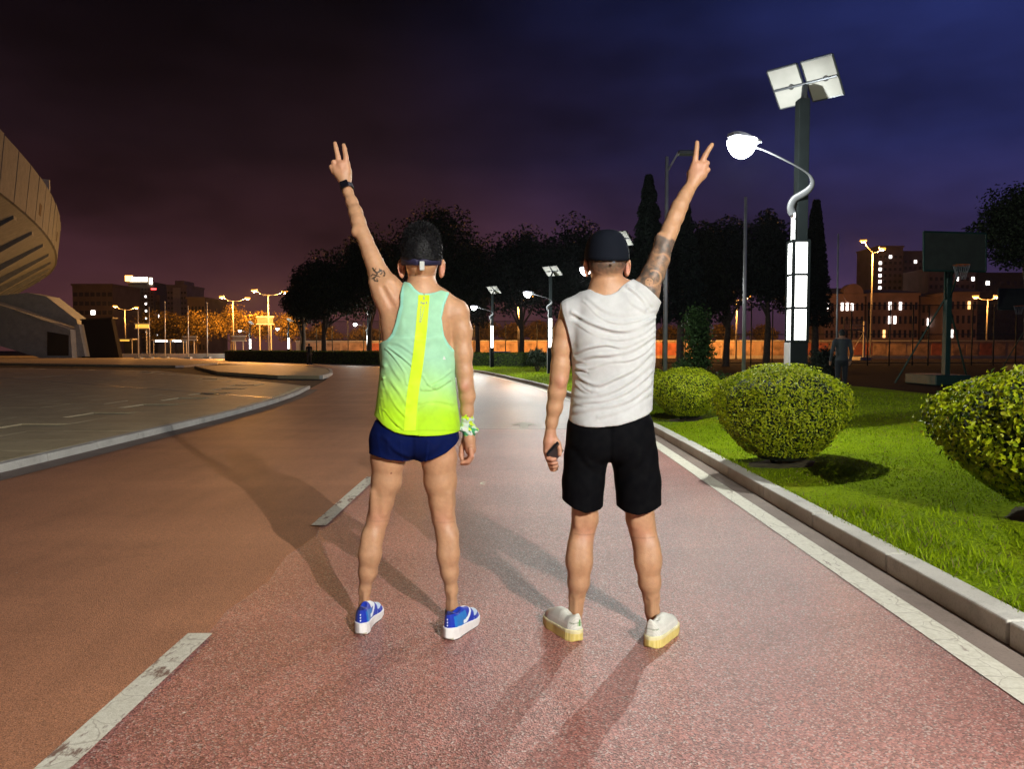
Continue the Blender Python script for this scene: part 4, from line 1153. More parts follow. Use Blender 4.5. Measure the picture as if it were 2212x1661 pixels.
# ------------------------------------------------------------------ implicit-surface modelling for bodies, clothes and shoes
class Field:
    def __init__(s, lo, hi, h):
        s.h = h; s.lo = np.array(lo, float); n = np.ceil((np.array(hi, float) - s.lo) / h).astype(int) + 1
        s.ax = [s.lo[i] + h * np.arange(n[i]) for i in range(3)]
        s.a = np.full(n, .06, np.float32)
    def win(s, lo, hi):
        sl = []
        for i in range(3):
            a = int(max(0, math.floor((lo[i] - s.lo[i]) / s.h))); b = int(min(len(s.ax[i]), math.ceil((hi[i] - s.lo[i]) / s.h) + 1))
            if b <= a: return None, None
            sl.append(slice(a, b))
        X = s.ax[0][sl[0]][:, None, None].astype(np.float32); Y = s.ax[1][sl[1]][None, :, None].astype(np.float32); Z = s.ax[2][sl[2]][None, None, :].astype(np.float32)
        return tuple(sl), (X, Y, Z)
    def put(s, sl, d, k, op='u'):
        a = s.a[sl]
        if op == 'u':
            h = np.maximum(k - np.abs(a - d), 0) / k; s.a[sl] = np.minimum(a, d) - h * h * k * .25
        else:
            d = -d; h = np.maximum(k - np.abs(a - d), 0) / k; s.a[sl] = np.maximum(a, d) + h * h * k * .25
    def prim(s, p, infl=0.0, op='u'):
        if p[0] == 'c':
            _, a, b, ra, rb, sy, k = p; ra += infl; rb += infl
            m = max(ra, rb) * max(1, sy) + k + .02
            sl, g = s.win([min(a[i], b[i]) - m for i in range(3)], [max(a[i], b[i]) + m for i in range(3)])
            if sl is None: return
            X, Y, Z = g; ba = [b[i] - a[i] for i in range(3)]; L2 = sum(x * x for x in ba) + 1e-12
            t = np.clip(((X - a[0]) * ba[0] + (Y - a[1]) * ba[1] + (Z - a[2]) * ba[2]) / L2, 0, 1)
            d = np.sqrt((X - a[0] - t * ba[0]) ** 2 + ((Y - a[1] - t * ba[1]) / sy) ** 2 + (Z - a[2] - t * ba[2]) ** 2) - (ra + (rb - ra) * t)
        else:
            _, c, r, k = p[:4]; r = [x + infl for x in r]
            R = np.array(p[4], np.float32) if len(p) > 4 else None
            m = (max(r) if R is not None else 0) + k + .02
            sl, g = s.win([c[i] - (r[i] if R is None else 0) - m for i in range(3)], [c[i] + (r[i] if R is None else 0) + m for i in range(3)])
            if sl is None: return
            x, y, z = g[0] - c[0], g[1] - c[1], g[2] - c[2]
            if R is not None: x, y, z = (R[0, i] * x + R[1, i] * y + R[2, i] * z for i in range(3))
            k0 = np.sqrt((x / r[0]) ** 2 + (y / r[1]) ** 2 + (z / r[2]) ** 2); k1 = np.sqrt((x / r[0] ** 2) ** 2 + (y / r[1] ** 2) ** 2 + (z / r[2] ** 2) ** 2) + 1e-6
            d = k0 * (k0 - 1) / k1
        s.put(sl, d.astype(np.float32), max(k, 1e-4), op)
    def grids(s): return s.ax[0][:, None, None], s.ax[1][None, :, None], s.ax[2][None, None, :]
    def cut(s, d):        # keep where d < 0
        np.maximum(s.a, d.astype(np.float32), out=s.a)
    def mesh(s, smooth=1):
        A = s.a; S = A < 0
        c = np.zeros(tuple(n - 1 for n in A.shape), np.uint8)
        for i in (0, 1):
            for j in (0, 1):
                for k in (0, 1): c += S[i:A.shape[0] - 1 + i, j:A.shape[1] - 1 + j, k:A.shape[2] - 1 + k]
        m = (c > 0) & (c < 8); I = np.argwhere(m); idx = np.full(m.shape, -1, np.int32); idx[m] = np.arange(len(I))
        off = [(i, j, k) for i in (0, 1) for j in (0, 1) for k in (0, 1)]
        val = {o: A[I[:, 0] + o[0], I[:, 1] + o[1], I[:, 2] + o[2]] for o in off}
        acc = np.zeros((len(I), 3)); cnt = np.zeros(len(I))
        for o in off:
            for ax in range(3):
                if o[ax]: continue
                q = list(o); q[ax] = 1; va, vb = val[o], val[tuple(q)]
                x = (va < 0) != (vb < 0); t = np.where(x, va / np.where(va == vb, 1, va - vb), 0)
                p = np.tile(np.array(o, float), (len(I), 1)); p[:, ax] = t
                acc[x] += p[x]; cnt[x] += 1
        V = s.lo + (I + acc / cnt[:, None]) * s.h
        F = []
        for ax in range(3):
            b, d = [(1, 2), (2, 0), (0, 1)][ax]
            sl0 = [slice(None)] * 3; sl1 = [slice(None)] * 3; sl0[ax] = slice(0, -1); sl1[ax] = slice(1, None)
            s0, s1 = S[tuple(sl0)], S[tuple(sl1)]
            E = np.argwhere(s0 != s1); E = E[(E[:, b] > 0) & (E[:, d] > 0) & (E[:, b] < A.shape[b] - 1) & (E[:, d] < A.shape[d] - 1)]
            def at(db, dd):
                q = E.copy(); q[:, b] -= db; q[:, d] -= dd; return idx[q[:, 0], q[:, 1], q[:, 2]]
            Q = np.stack([at(1, 1), at(0, 1), at(0, 0), at(1, 0)], 1)
            flip = ~s0[E[:, 0], E[:, 1], E[:, 2]]; Q[flip] = Q[flip][:, ::-1]; F.append(Q)
        F = np.concatenate(F); F = F[(F >= 0).all(1)]
        for _ in range(smooth): V = relax(V, F, .5)
        return V, F
def relax(V, F, f):
    s = np.zeros_like(V); c = np.zeros(len(V))
    for i in range(4):
        a, b = F[:, i], F[:, (i + 1) % 4]
        for k in range(3): s[:, k] += np.bincount(a, V[b, k], len(V)) + np.bincount(b, V[a, k], len(V))
        c += np.bincount(a, minlength=len(V)) + np.bincount(b, minlength=len(V))
    return V * (1 - f) + f * s / np.maximum(c, 1)[:, None]
def vnormals(V, F):
    n = np.cross(V[F[:, 2]] - V[F[:, 0]], V[F[:, 3]] - V[F[:, 1]]); o = np.zeros_like(V)
    for i in range(4):
        for k in range(3): o[:, k] += np.bincount(F[:, i], n[:, k], len(V))
    return o / (np.linalg.norm(o, axis=1, keepdims=True) + 1e-12)
def to_px(V):
    c, s = math.cos(PITCH), math.sin(PITCH); y, z = V[:, 1], V[:, 2] - CAM_H
    fw = y * c - z * s; up = y * s + z * c
    return CX + FPX * V[:, 0] / fw, CY - FPX * up / fw
def vnoise(V, sc, seed=0):
    """cheap smooth value noise made of a few rotated sines"""
    r = np.random.default_rng(seed); o = np.zeros(len(V))
    for i in range(9):
        d = r.normal(size=3); d /= np.linalg.norm(d); o += np.sin(V @ d * sc * r.uniform(.6, 1.9) * 6.283 + r.uniform(0, 6.28))
    return o / 4.5
def polydist(px, py, pts):
    d = np.full(len(px), 1e9)
    for (x0, y0), (x1, y1) in zip(pts, pts[1:]):
        dx, dy = x1 - x0, y1 - y0; t = np.clip(((px - x0) * dx + (py - y0) * dy) / (dx * dx + dy * dy + 1e-9), 0, 1)
        d = np.minimum(d, np.hypot(px - x0 - t * dx, py - y0 - t * dy))
    return d
def sstep(a, b, x):
    t = np.clip((x - a) / (b - a), 0, 1); return t * t * (3 - 2 * t)

class Figure:
    def __init__(s, Yp): s.Y = Yp; s.p = {}
    def pt(s, dx, dy, yo=0.0): return tuple(P(dx, dy, s.Y + yo))
    def m(s, px, yo=0.0): return px * (s.Y + yo) / FPX
    def chain(s, g, pts, k=.012, sy=1.0):
        L = s.p.setdefault(g, [])
        for a, b in zip(pts, pts[1:]):
            ya = a[3] if len(a) > 3 else 0; yb = b[3] if len(b) > 3 else 0
            q_ = .22 * k if (k > .02 and g in ('leg', 'arm')) else 0.0
            L.append(('c', s.pt(a[0], a[1], ya), s.pt(b[0], b[1], yb), s.m(a[2], ya) - q_, s.m(b[2], yb) - q_, sy, k))
    def ell(s, g, dx, dy, yo, rx, ry, rz, k=.03, R=None):
        c = s.pt(dx, dy, yo); e = ['e', c, (s.m(rx, yo), ry, s.m(rz, yo)), k]
        if R is not None: e.append(R)
        s.p.setdefault(g, []).append(tuple(e))
    def bounds(s, groups, pad=.03):
        lo = np.full(3, 9e9); hi = -lo
        for g in groups:
            for p in s.p[g]:
                if p[0] == 'c': q = [(p[1], max(p[3], p[4]) * max(1, p[5])), (p[2], max(p[3], p[4]) * max(1, p[5]))]
                else: q = [(p[1], max(p[2]))]
                for c, r in q: lo = np.minimum(lo, np.array(c) - r); hi = np.maximum(hi, np.array(c) + r)
        return lo - pad, hi + pad
    def field(s, groups, h, infl=0.0, extra=()):
        lo, hi = s.bounds(groups, .04 + infl); f = Field(lo, hi, h)
        for g in groups:
            for p in s.p[g]: f.prim(p, infl)
        return f
def rotz(a): return np.array(Matrix.Rotation(a, 3, 'Z'))
def roty(a): return np.array(Matrix.Rotation(a, 3, 'Y'))

def skin_mat():
    m, N, L, B = new_mat('skin')
    at = N.new('ShaderNodeVertexColor'); at.layer_name = 'Col'
    v = coords(N, L, 'object')
    c = mixc(N, L, maprange(N, L, noise(N, L, v, 55, 4), .4, .7, 0, .30), at.outputs[0], (.34, .155, .085))
    L.new(c, B.inputs['Base Color']); B.inputs['Roughness'].default_value = .48
    B.inputs['Subsurface Weight'].default_value = .12; B.inputs['Subsurface Radius'].default_value = (.012, .005, .003); B.inputs['Subsurface Scale'].default_value = .5
    bump(N, L, B, noise(N, L, v, 260, 4), .35, .004)
    return m
M_SKIN = skin_mat()
def cloth_mat(name, weave=900, rough=.75, sheen=.2, bstr=.25, spec=.3):
    m, N, L, B = new_mat(name)
    at = N.new('ShaderNodeVertexColor'); at.layer_name = 'Col'
    v = coords(N, L, 'object')
    L.new(mixc(N, L, maprange(N, L, noise(N, L, v, 30, 4), .35, .7, 0, .12), at.outputs[0], (.02, .02, .02)), B.inputs['Base Color'])
    B.inputs['Roughness'].default_value = rough; B.inputs['Sheen Weight'].default_value = sheen; B.inputs['Specular IOR Level'].default_value = spec
    bump(N, L, B, noise(N, L, v, weave, 2), bstr, .002)
    return m
M_CLOTH = cloth_mat('jersey_cloth', sheen=.06); M_SHORTS = cloth_mat('woven_shorts', sheen=0.0, rough=.85, spec=.06); M_SHOE = cloth_mat('shoe_knit', 500, .5, .1); M_RUBBER = cloth_mat('shoe_rubber', 200, .45, 0, .1)
M_HAIR = simple('black_hair', (.006, .006, .007), .62, var=.3, scale=40, bmp=.1, bscale=300, spec=.2)

def const(n, c): return np.tile(np.array(c, float), (n, 1))
def fingers(f, g, list_, k=.004):
    for ch in list_: f.chain(g, ch, k)

# ------------------------------------------------------------------ shoes: local frame u (heel to toe), v (across), z (up)
def shoe(parent, heel, ang, right, style):
    L = .285
    u_ = np.arange(-.03, L + .03, .0028); v_ = np.arange(-.075, .0751, .0028); z_ = np.arange(-.012, .15, .0028)
    U, Vv, Z = u_[:, None, None], v_[None, :, None], z_[None, None, :]
    ip = lambda xs, ys: np.interp(u_, xs, ys)[:, None, None]
    side = 1 if right else -1
    if style == 'race':
        hw = ip([-.022, -.012, .0, .03, .08, .13, .19, .235, .27, .288], [.0, .016, .028, .037, .034, .037, .048, .045, .028, .003])
        zt = ip([-.02, 0, .06, .12, .2, .25, .288], [.052, .048, .040, .036, .028, .028, .034]); zb = ip([-.02, 0, .02, .2, .288], [.014, .004, 0, 0, .018])
        hwU = ip([-.008, -.003, .006, .022, .08, .13, .19, .235, .262, .277], [.0, .014, .024, .033, .031, .034, .044, .040, .022, .003])
        hu = ip([0, .02, .06, .10, .15, .2, .25, .277], [.112, .108, .098, .102, .092, .070, .056, .045])
    else:
        hw = ip([-.014, -.006, .005, .03, .08, .13, .19, .235, .268, .284], [.0, .018, .030, .041, .041, .042, .051, .048, .030, .003])
        zt = ip([-.014, 0, .06, .12, .2, .25, .284], [.046, .044, .038, .036, .034, .032, .036]); zb = ip([-.014, 0, .02, .2, .284], [.010, .002, 0, 0, .014])
        hwU = ip([-.006, -.001, .008, .024, .08, .13, .19, .235, .262, .276], [.0, .016, .027, .036, .035, .038, .046, .042, .024, .003])
        hu = ip([0, .02, .06, .10, .15, .2, .25, .276], [.108, .098, .088, .098, .094, .076, .060, .048])
    bend = .012 * side * -np.sin(np.clip(u_ / L, 0, 1) * np.pi)[:, None, None]
    rib = 0.0
    if style != 'race': rib = -.0010 * (np.sin(U * 2 * np.pi / .012) > 0.2) * (Z > .008) * (Z < .034)
    hwU = np.maximum(hwU, 1e-3); u0_, u1_ = (-.022, .288) if style == 'race' else (-.014, .284)
    d_sole = np.maximum(np.maximum(np.abs(Vv - bend) - hw - rib, Z - zt - .004 * np.abs(Vv) / .04), zb - Z) + np.zeros((len(u_), len(v_), len(z_)))
    d_sole = np.maximum(d_sole, np.maximum(u0_ + .001 - U, U - u1_ + .001))
    fs = Field((u_[0], v_[0], z_[0]), (u_[-1], v_[-1], z_[-1]), .0028)
    n = fs.a.shape; fs.a[:] = d_sole[:n[0], :n[1], :n[2]] if d_sole.shape == n else .06
    if d_sole.shape != n:
        q = tuple(slice(0, min(a, b)) for a, b in zip(n, d_sole.shape)); fs.a[q] = d_sole[q]
    Vs, Fs = fs.mesh(2)
    r = ((np.abs(Vv - bend) / hwU) ** 2.4 + (np.clip(Z - .02, 0, 1) / (hu - .02)) ** 2.6)
    d_up = (r ** .4 - 1) * .03
    d_up = np.maximum(np.maximum(d_up, .024 - Z), np.maximum(u0_ + .013 - U, U - u1_ + .010))
    hole = np.sqrt(((U - .056) / .050) ** 2 + ((Vv - bend) / .030) ** 2 + ((Z - .125) / .040) ** 2) - 1
    d_up = np.maximum(d_up, -hole * .03) + np.zeros((len(u_), len(v_), len(z_)))
    fu = Field((u_[0], v_[0], z_[0]), (u_[-1], v_[-1], z_[-1]), .0028)
    q = tuple(slice(0, min(a, b)) for a, b in zip(fu.a.shape, d_up.shape)); fu.a[q] = d_up[q]
    Vu, Fu = fu.mesh(2)
    u, v, z = Vu.T
    if style == 'race':
        col = const(len(Vu), (.008, .035, .42))
        side_az = (np.abs(v) > .015) & (u > .012) & (u < .11) & (z > .045) & (z < .088)
        col[side_az] = (.015, .18, .55)
        toe = u > .15 + z * .4; col[toe] = (.52, .66, .82)
        sw = np.abs(z - (.050 + 6.5 * np.clip(u - .085, 0, 1) ** 2)) < .0075 - .03 * np.clip(.10 - u, 0, .1)
        col[sw & (u > .08) & (u < .175) & (np.abs(v) > .014)] = (.80, .88, .95)
        rand = (z < .05) & (u > .17); col[rand] = (.008, .035, .42)
        dots = (np.abs(v) < .0035) & (u < .03) & (z > .05) & (z < .086) & (np.sin(z * 2 * np.pi / .011) > -.3); col[dots] = (.75, .85, .95)
        col[(z > .098) & (u < .09)] = (.006, .012, .12)
        lc = (np.abs(v) < .020) & (u > .105) & (u < .16) & (z > .075); col[lc] = (.75, .8, .85)
        cs = const(len(Vs), (.80, .79, .77)); cs[Vs[:, 2] < .006] = (.02, .02, .02); cs[(Vs[:, 2] < .012) & (Vs[:, 0] < 0)] = (.55, .52, .4)
    else:
        col = const(len(Vu), (.66, .67, .60)) * (1 + .06 * np.sign(np.sin(u * 700 + z * 500)))[:, None]
        st = (np.abs(z - .062) < .004) & (u > .03) & (u < .2); col[st] = (.72, .73, .66)
        tabs = (u < .02) & (np.abs(z - .070) < .0022); col[tabs] = (.30, .34, .26)
        if not right:
            mk = (u < .03) & (z > .058) & (z < .082) & (((v > -.012) & (v < -.005)) | ((v > -.002) & (v < .002) & (z < .074)) | ((v > -.022) & (v < -.018) & (z < .07)))
            col[mk] = (.09, .28, .05)
        cs = const(len(Vs), (.74, .62, .22)); rb = np.sin(Vs[:, 0] * 2 * np.pi / .012) > .2; cs[rb & (Vs[:, 2] < .03)] = (.66, .53, .15); cs[Vs[:, 2] > .033] = (.74, .68, .40)
    ca, sa = math.cos(ang), math.sin(ang); sc_ = .95 if style == 'race' else .97
    def tf(W): return np.stack([heel[0] + (W[:, 0] * ca - W[:, 1] * sa) * sc_, heel[1] + (W[:, 0] * sa + W[:, 1] * ca) * sc_, heel[2] + W[:, 2] * 1.12], 1)
    o = np_mesh('shoe', tf(Vu), Fu, M_SHOE, parent, colors=col)
    np_mesh('sole', tf(Vs), Fs, M_RUBBER, o, colors=cs)
    return o
def sock(parent, p0, p1, r0, r1, col):
    mb = MB(); mb.tube([p0, (Vector(p0) + Vector(p1)) / 2, p1], [r0, (r0 + r1) / 2, r1], 20)
    return part('sock', mb, col, parent, smooth=True)

def folds(V, F, lines, w=4.0, amp=.005, hem=None):
    """press traced fold lines into cloth along its normals: a crest with a valley beside it"""
    N_ = vnormals(V, F); px, py = to_px(V); d = np.zeros(len(V))
    back = sstep(.05, .6, -N_[:, 1])
    for ln in lines:
        pts, a, ww = ln[0], (ln[1] if len(ln) > 1 else 1.0), (ln[2] if len(ln) > 2 else 1.0); rr_ = random.Random(int(pts[0][0] * 31 + pts[-1][1] * 17)); a *= rr_.uniform(.55, 1.35); ww *= rr_.uniform(.75, 1.5)
        c = catmull(pts, 5); D = polydist(px, py, [tuple(q) for q in c]); D2 = polydist(px, py, [(q[0] + .6 * w * ww, q[1] + 1.6 * w * ww) for q in c])
        a = a * np.clip(.75 + .55 * vnoise(V, 5, int(abs(pts[0][0]) * 7) % 97), .15, 1.4)
        d += a * amp * (np.exp(-(D / (w * ww)) ** 2) - .75 * np.exp(-(D2 / (w * ww * .9)) ** 2))
    if hem is not None: back = back * sstep(0, .035, V[:, 2] - hem(V[:, 0]))
    return V + N_ * (d * back)[:, None]

# ------------------------------------------------------------------ the runner in the green tank top
def base_skin(f, V, fair=1.0):
    n = len(V); c = const(n, (.49, .275, .150)) * fair
    c *= (1 + .06 * vnoise(V, 9, 1) + .04 * vnoise(V, 30, 2))[:, None]
    return c
def redden(c, px, py, x, y, r, a=.5):
    w = np.exp(-((px - x) ** 2 + (py - y) ** 2) / (r * r))[:, None] * a
    return c * (1 - w) + w * np.array([[.52, .205, .145]])

def runner():
    f = Figure(3.22)
    ch = f.chain
    # legs
    ch('leg', [(852, 935, 43, .0), (838, 990, 38, .0), (835, 1039, 33.5, .01), (824, 1085, 27, .015), (817, 1119, 24.5, .015), (806, 1155, 24.5, .0), (799, 1196, 26, -.008), (795, 1235, 21.5, -.004), (788, 1275, 14, .006), (787, 1305, 12.5, .010), (789, 1335, 13.5, .015)], .026, 1.06)
    ch('leg', [(936, 935, 43, .0), (948, 990, 39.5, .0), (951, 1039, 36.5, .01), (955, 1085, 29.5, .015), (958, 1119, 26, .015), (966, 1155, 25.5, .0), (968, 1196, 25.5, -.008), (971, 1235, 21, -.004), (975, 1275, 15, .006), (976, 1308, 13.5, .010), (979, 1340, 13.5, .015)], .026, 1.06)
    for (x, y, s) in ((792, 1185, -1), (808, 1190, 1), (960, 1192, -1), (977, 1183, 1)):       # two heads of the calf
        f.ell('leg', x, y, -.026, 13, .028, 38, .02)
    for (x, y) in ((808, 1105), (829, 1105), (945, 1106), (969, 1106)):                        # hamstring tendons beside the knee hollow
        f.chain('leg', [(x + (0 if x < 900 else 0), y - 40, 9, -.028), (x, y + 5, 5.5, -.022)], .02)
    ch('leg', [(788, 1285, 6, -.012), (788, 1330, 6.5, -.012)], .01); ch('leg', [(976, 1288, 6, -.012), (977, 1334, 6.5, -.012)], .01)
    ch('leg', [(789, 1340, 13, .02), (793, 1352, 12, .10)], .012); ch('leg', [(980, 1345, 13, .02), (1000, 1352, 12, .08)], .012)
    # trunk
    f.ell('trunk', 894, 925, 0, 86, .112, 62, .03); f.ell('trunk', 862, 948, -.055, 42, .07, 44, .03); f.ell('trunk', 928, 948, -.055, 42, .07, 44, .03)
    f.ell('trunk', 899, 860, 0, 70, .092, 85, .04); f.ell('trunk', 903, 755, .005, 76, .108, 100, .04); f.ell('trunk', 908, 690, 0, 74, .100, 62, .04)
    ch('trunk', [(890, 655, 30, -.03), (884, 720, 26, -.045)], .03); ch('trunk', [(940, 665, 30, -.03), (938, 725, 26, -.045)], .03)     # shoulder blades
    ch('trunk', [(911, 600, 29, .012), (911, 628, 30, .0), (912, 660, 36, -.005)], .03)                     # neck
    ch('trunk', [(911, 622, 22, -.005), (950, 648, 22, -.008), (984, 672, 27, .0)], .03)                    # trapezius to the hanging arm
    ch('trunk', [(911, 626, 22, -.005), (880, 650, 25, -.008), (858, 655, 30, .0)], .03)
    ch('lat', [(848, 650, 33, -.005), (855, 700, 29, -.01), (862, 745, 30, -.01)], .03)
    # hanging right arm
    ch('arm', [(985, 681, 31), (997, 715, 24), (1000, 764, 22), (1003, 803, 19.5), (1006, 829, 18), (1009, 855, 18.5, .01), (1009, 888, 15, .02), (1011, 925, 11.5, .03)], .026)
    f.ell('arm', 1001, 835, -.022, 9, .018, 12, .015)
    # raised left arm
    ch('arm', [(858, 655, 34), (838, 622, 30, .0), (818, 590, 23, .005), (808, 565, 19.5, .012), (799, 544, 18, .02), (790, 520, 16.5, .03), (781, 500, 16, .04), (774, 479, 16.3, .06), (768, 458, 15.5, .085), (760, 436, 13.3, .11), (752, 415, 11.5, .13), (748, 403, 10.8, .14)], .026)
    f.ell('arm', 768, 500, .03, 9, .02, 11, .015); f.ell('arm', 835, 632, -.02, 27, .05, 33, .03)
    ch('arm', [(808, 610, 14, -.03), (836, 668, 16, -.04)], .03)
    # left hand: back of the hand to the viewer, two fingers up, two curled, thumb across the palm
    yo = .15
    ch('hand', [(747, 400, 10.5, .142), (742, 378, 13, yo), (738, 358, 12, yo)], .008); ch('hand', [(746, 398, 9, .142), (731, 372, 11, yo), (724, 362, 9, yo)], .008)
    ch('hand', [(749, 398, 8, .142), (749, 370, 10, yo), (748, 352, 8, yo)], .008)
    ch('finger', [(733, 358, 7, yo), (730, 338, 5.6, yo - .004), (726, 320, 5.0, yo), (723.5, 309, 4.3, yo + .004)], .003)
    ch('finger', [(748, 357, 7, yo), (747, 338, 5.6, yo - .004), (744.5, 322, 5.0, yo), (742.5, 313, 4.3, yo + .004)], .003)
    ch('finger', [(726, 364, 6.6, yo), (721, 350, 5.4, yo - .006), (722, 352, 4.8, yo + .025), (727, 364, 4.6, yo + .03)], .003)
    ch('finger', [(721, 370, 6, yo), (715.5, 360, 4.8, yo - .004), (717, 362, 4.4, yo + .02), (723, 372, 4.2, yo + .028)], .003)
    ch('finger', [(752, 388, 7.5, yo), (754, 374, 6, yo + .02), (746, 362, 5.2, yo + .035), (734, 362, 4.8, yo + .042)], .004)
    # right hand, relaxed and half closed
    ch('hand', [(1011, 925, 11.5, .03), (1014, 950, 12.5, .035), (1017, 972, 11.5, .035)], .008)
    ch('hand', [(1009, 930, 10, .045), (1012, 955, 10.5, .06), (1014, 974, 9, .06)], .008)
    for i in range(4):
        y_ = .012 + i * .019; dd = (0, 3, 1, -5)[i]
        ch('finger', [(1017, 970, 6.2, y_), (1019, 985 + dd, 5.4, y_), (1011, 997 + dd, 4.9, y_ + .004), (998, 999 + dd, 4.4, y_ + .006)], .003)
    ch('finger', [(1006, 948, 7.5, .055), (998, 966, 6, .06), (996, 984, 5.2, .055), (998, 992, 4.6, .05)], .004)
    # head
    f.ell('head', 911, 541, .012, 40, .098, 53, .03); f.ell('head', 911, 572, .055, 31, .062, 40, .03); f.ell('head', 911, 565, -.03, 34, .06, 30, .02)
    f.ell('head', 911, 604, .085, 16, .03, 12, .02)
    f.ell('head', 911, 569, .122, 6.5, .020, 16, .012); f.ell('head', 911, 578, .134, 8, .012, 6, .008)
    ch('head', [(893, 548, 6, .098), (929, 548, 6, .098)], .012); ch('head', [(903, 592, 4, .112), (919, 592, 4, .112)], .006)
    for s in (-1, 1):
        x = 911 + s * 43.5
        f.ell('ear', x + s * .5, 580, .004, 6.0, .020, 21, .006, rotz(s * .55) @ roty(s * .10))
    groups = ['leg', 'trunk', 'lat', 'arm', 'hand', 'finger', 'head', 'ear']
    F_ = f.field(groups, .0038)
    for (x, yo, dy) in ((911, -.115, 700), (911, -.112, 760)):      # spine furrow
        F_.prim(('c', f.pt(x, dy - 45, yo), f.pt(x, dy + 60, yo), .012, .012, 1.0, .03), op='s')
    for s in (-1, 1):
        F_.prim(('e', f.pt(911 + s * 46.5, 580, -.012), (.008, .012, .026), .006), op='s')
        F_.prim(('e', f.pt(911 + s * 15, 560, .112), (.016, .012, .010), .012), op='s')
    GROOVES = [(((800, 1150, -.078), (801, 1215, -.083)), .012), (((967, 1150, -.078), (969, 1215, -.083)), .012), (((818, 1112, -.068), (816, 1135, -.064)), .014), (((957, 1112, -.070), (958, 1135, -.066)), .014),
               (((776, 1285, -.028), (775, 1318, -.028)), .010), (((800, 1285, -.028), (801, 1318, -.028)), .010), (((963, 1290, -.028), (962, 1322, -.028)), .010), (((990, 1290, -.028), (992, 1322, -.028)), .010),
               (((838, 1010, -.098), (822, 1080, -.090)), .010), (((948, 1010, -.100), (956, 1080, -.092)), .010), (((845, 610, -.072), (862, 640, -.082)), .010), (((1000, 720, -.062), (1003, 770, -.058)), .008), (((826, 622, -.075), (846, 660, -.085)), .008)]
    for q, r_ in GROOVES: F_.prim(('c', f.pt(*q[0]), f.pt(*q[1]), r_, r_, 1.0, .016), op='s')      # muscle and tendon hollows
    V, Fc = F_.mesh(1)
    px, py = to_px(V)
    col = base_skin(f, V)
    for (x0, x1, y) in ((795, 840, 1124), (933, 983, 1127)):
        w = np.exp(-((py - y - 2.5 * np.sin((px - x0) / (x1 - x0) * 3.1)) / 1.5) ** 2) * ((px > x0) & (px < x1)); col *= (1 - .26 * w[:, None])  # knee crease shade painted into the skin as a darker line
    for (x, y, r, a) in ((816, 1120, 22, .35), (958, 1122, 22, .35), (1004, 835, 12, .55), (735, 350, 25, .35), (1012, 985, 30, .5), (866, 585, 16, .8), (955, 585, 16, .8), (850, 650, 20, .25)): col = redden(col, px, py, x, y, r, a)
    eye = np.zeros(len(V), bool)
    for s in (-1, 1): eye |= ((V[:, 0] - f.pt(911 + s * 15, 560)[0]) ** 2 / .00012 + (V[:, 2] - f.pt(911, 560)[2]) ** 2 / .00003 < 1) & (V[:, 1] > f.Y + .06)
    col[eye] = (.05, .04, .04)
    lip = (np.abs(V[:, 2] - f.pt(911, 592)[2]) < .009) & (np.abs(V[:, 0] - f.pt(911, 592)[0]) < .026) & (V[:, 1] > f.Y + .085); col[lip] = (.35, .11, .09)
    # crease across the nape, its shade painted into the skin as a dark line
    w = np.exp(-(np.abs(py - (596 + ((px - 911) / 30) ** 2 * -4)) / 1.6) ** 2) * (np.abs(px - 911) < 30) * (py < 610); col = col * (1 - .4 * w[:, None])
    # gecko tattoo on the raised upper arm
    z1 = lambda q: [((1150 + .3612 * x) / 1.6795, (480 + .3612 * y) / 1.6795) for x, y in q]
    ink = np.zeros(len(V), bool)
    for q, w_ in (([(560, 1365), (575, 1390), (605, 1415), (590, 1445), (570, 1465), (580, 1490), (610, 1492)], 1.9), ([(560, 1425), (585, 1432)], 1.3), ([(545, 1440), (560, 1425)], 1.2), ([(605, 1412), (640, 1385), (670, 1390), (682, 1420), (672, 1440)], 1.6),
                   ([(640, 1385), (655, 1405), (640, 1425)], 1.3), ([(575, 1390), (590, 1370)], 1.2), ([(605, 1440), (630, 1450)], 1.2), ([(555, 1470), (570, 1462)], 1.3), ([(600, 1470), (612, 1492)], 1.2), ([(625, 1405), (632, 1372)], 1.2)):
        ink |= polydist(px, py, z1(q)) < w_
    ink &= (py > 570) & (py < 615) & (px < 840); col[ink] = (.018, .022, .015)
    mole = (np.hypot(px - 845, py - 1023) < 2.2); col[mole] = (.22, .09, .05)
    foot = G(880, 1375)
    t = thing('person', 'person in mint and lime tank top with navy shorts raising a V sign', 'person', (foot.x, f.Y, 0))
    np_mesh('body', V, Fc, M_SKIN, t, colors=col)
    # tank top: trunk shape let out, hanging straight to the hem
    T = f.field(['trunk', 'lat'], .0038, .009)
    X, Y, Z = T.grids()
    zz = lambda dy, yo=-.1: P(911, dy, f.Y + yo).z
    rows = [(735, 831, 975, .118), (770, 826, 978, .118), (820, 820, 983, .118), (870, 815, 988, .134), (910, 812, 992, .147), (950, 810, 995, .152)]
    zs = np.array([P(911, r[0], f.Y).z for r in rows])[::-1]
    xl_ = np.array([P(r[1], r[0], f.Y).x for r in rows])[::-1]; xr_ = np.array([P(r[2], r[0], f.Y).x for r in rows])[::-1]; bb = np.array([r[3] for r in rows])[::-1]
    zi = T.ax[2]; cx = (np.interp(zi, zs, xl_) + np.interp(zi, zs, xr_)) / 2; hw = (np.interp(zi, zs, xr_) - np.interp(zi, zs, xl_)) / 2; hb = np.interp(zi, zs, bb)
    d = ((np.abs(X - cx) / hw) ** 2.3 + (np.abs(Y - f.Y) / hb) ** 2.3) ** (1 / 2.3); d = (d - 1) * .115
    d = np.maximum(d, Z - zs[-1]); k = .03; h = np.maximum(k - np.abs(T.a - d), 0) / k; T.a = (np.minimum(T.a, d) - h * h * k * .25).astype(np.float32)
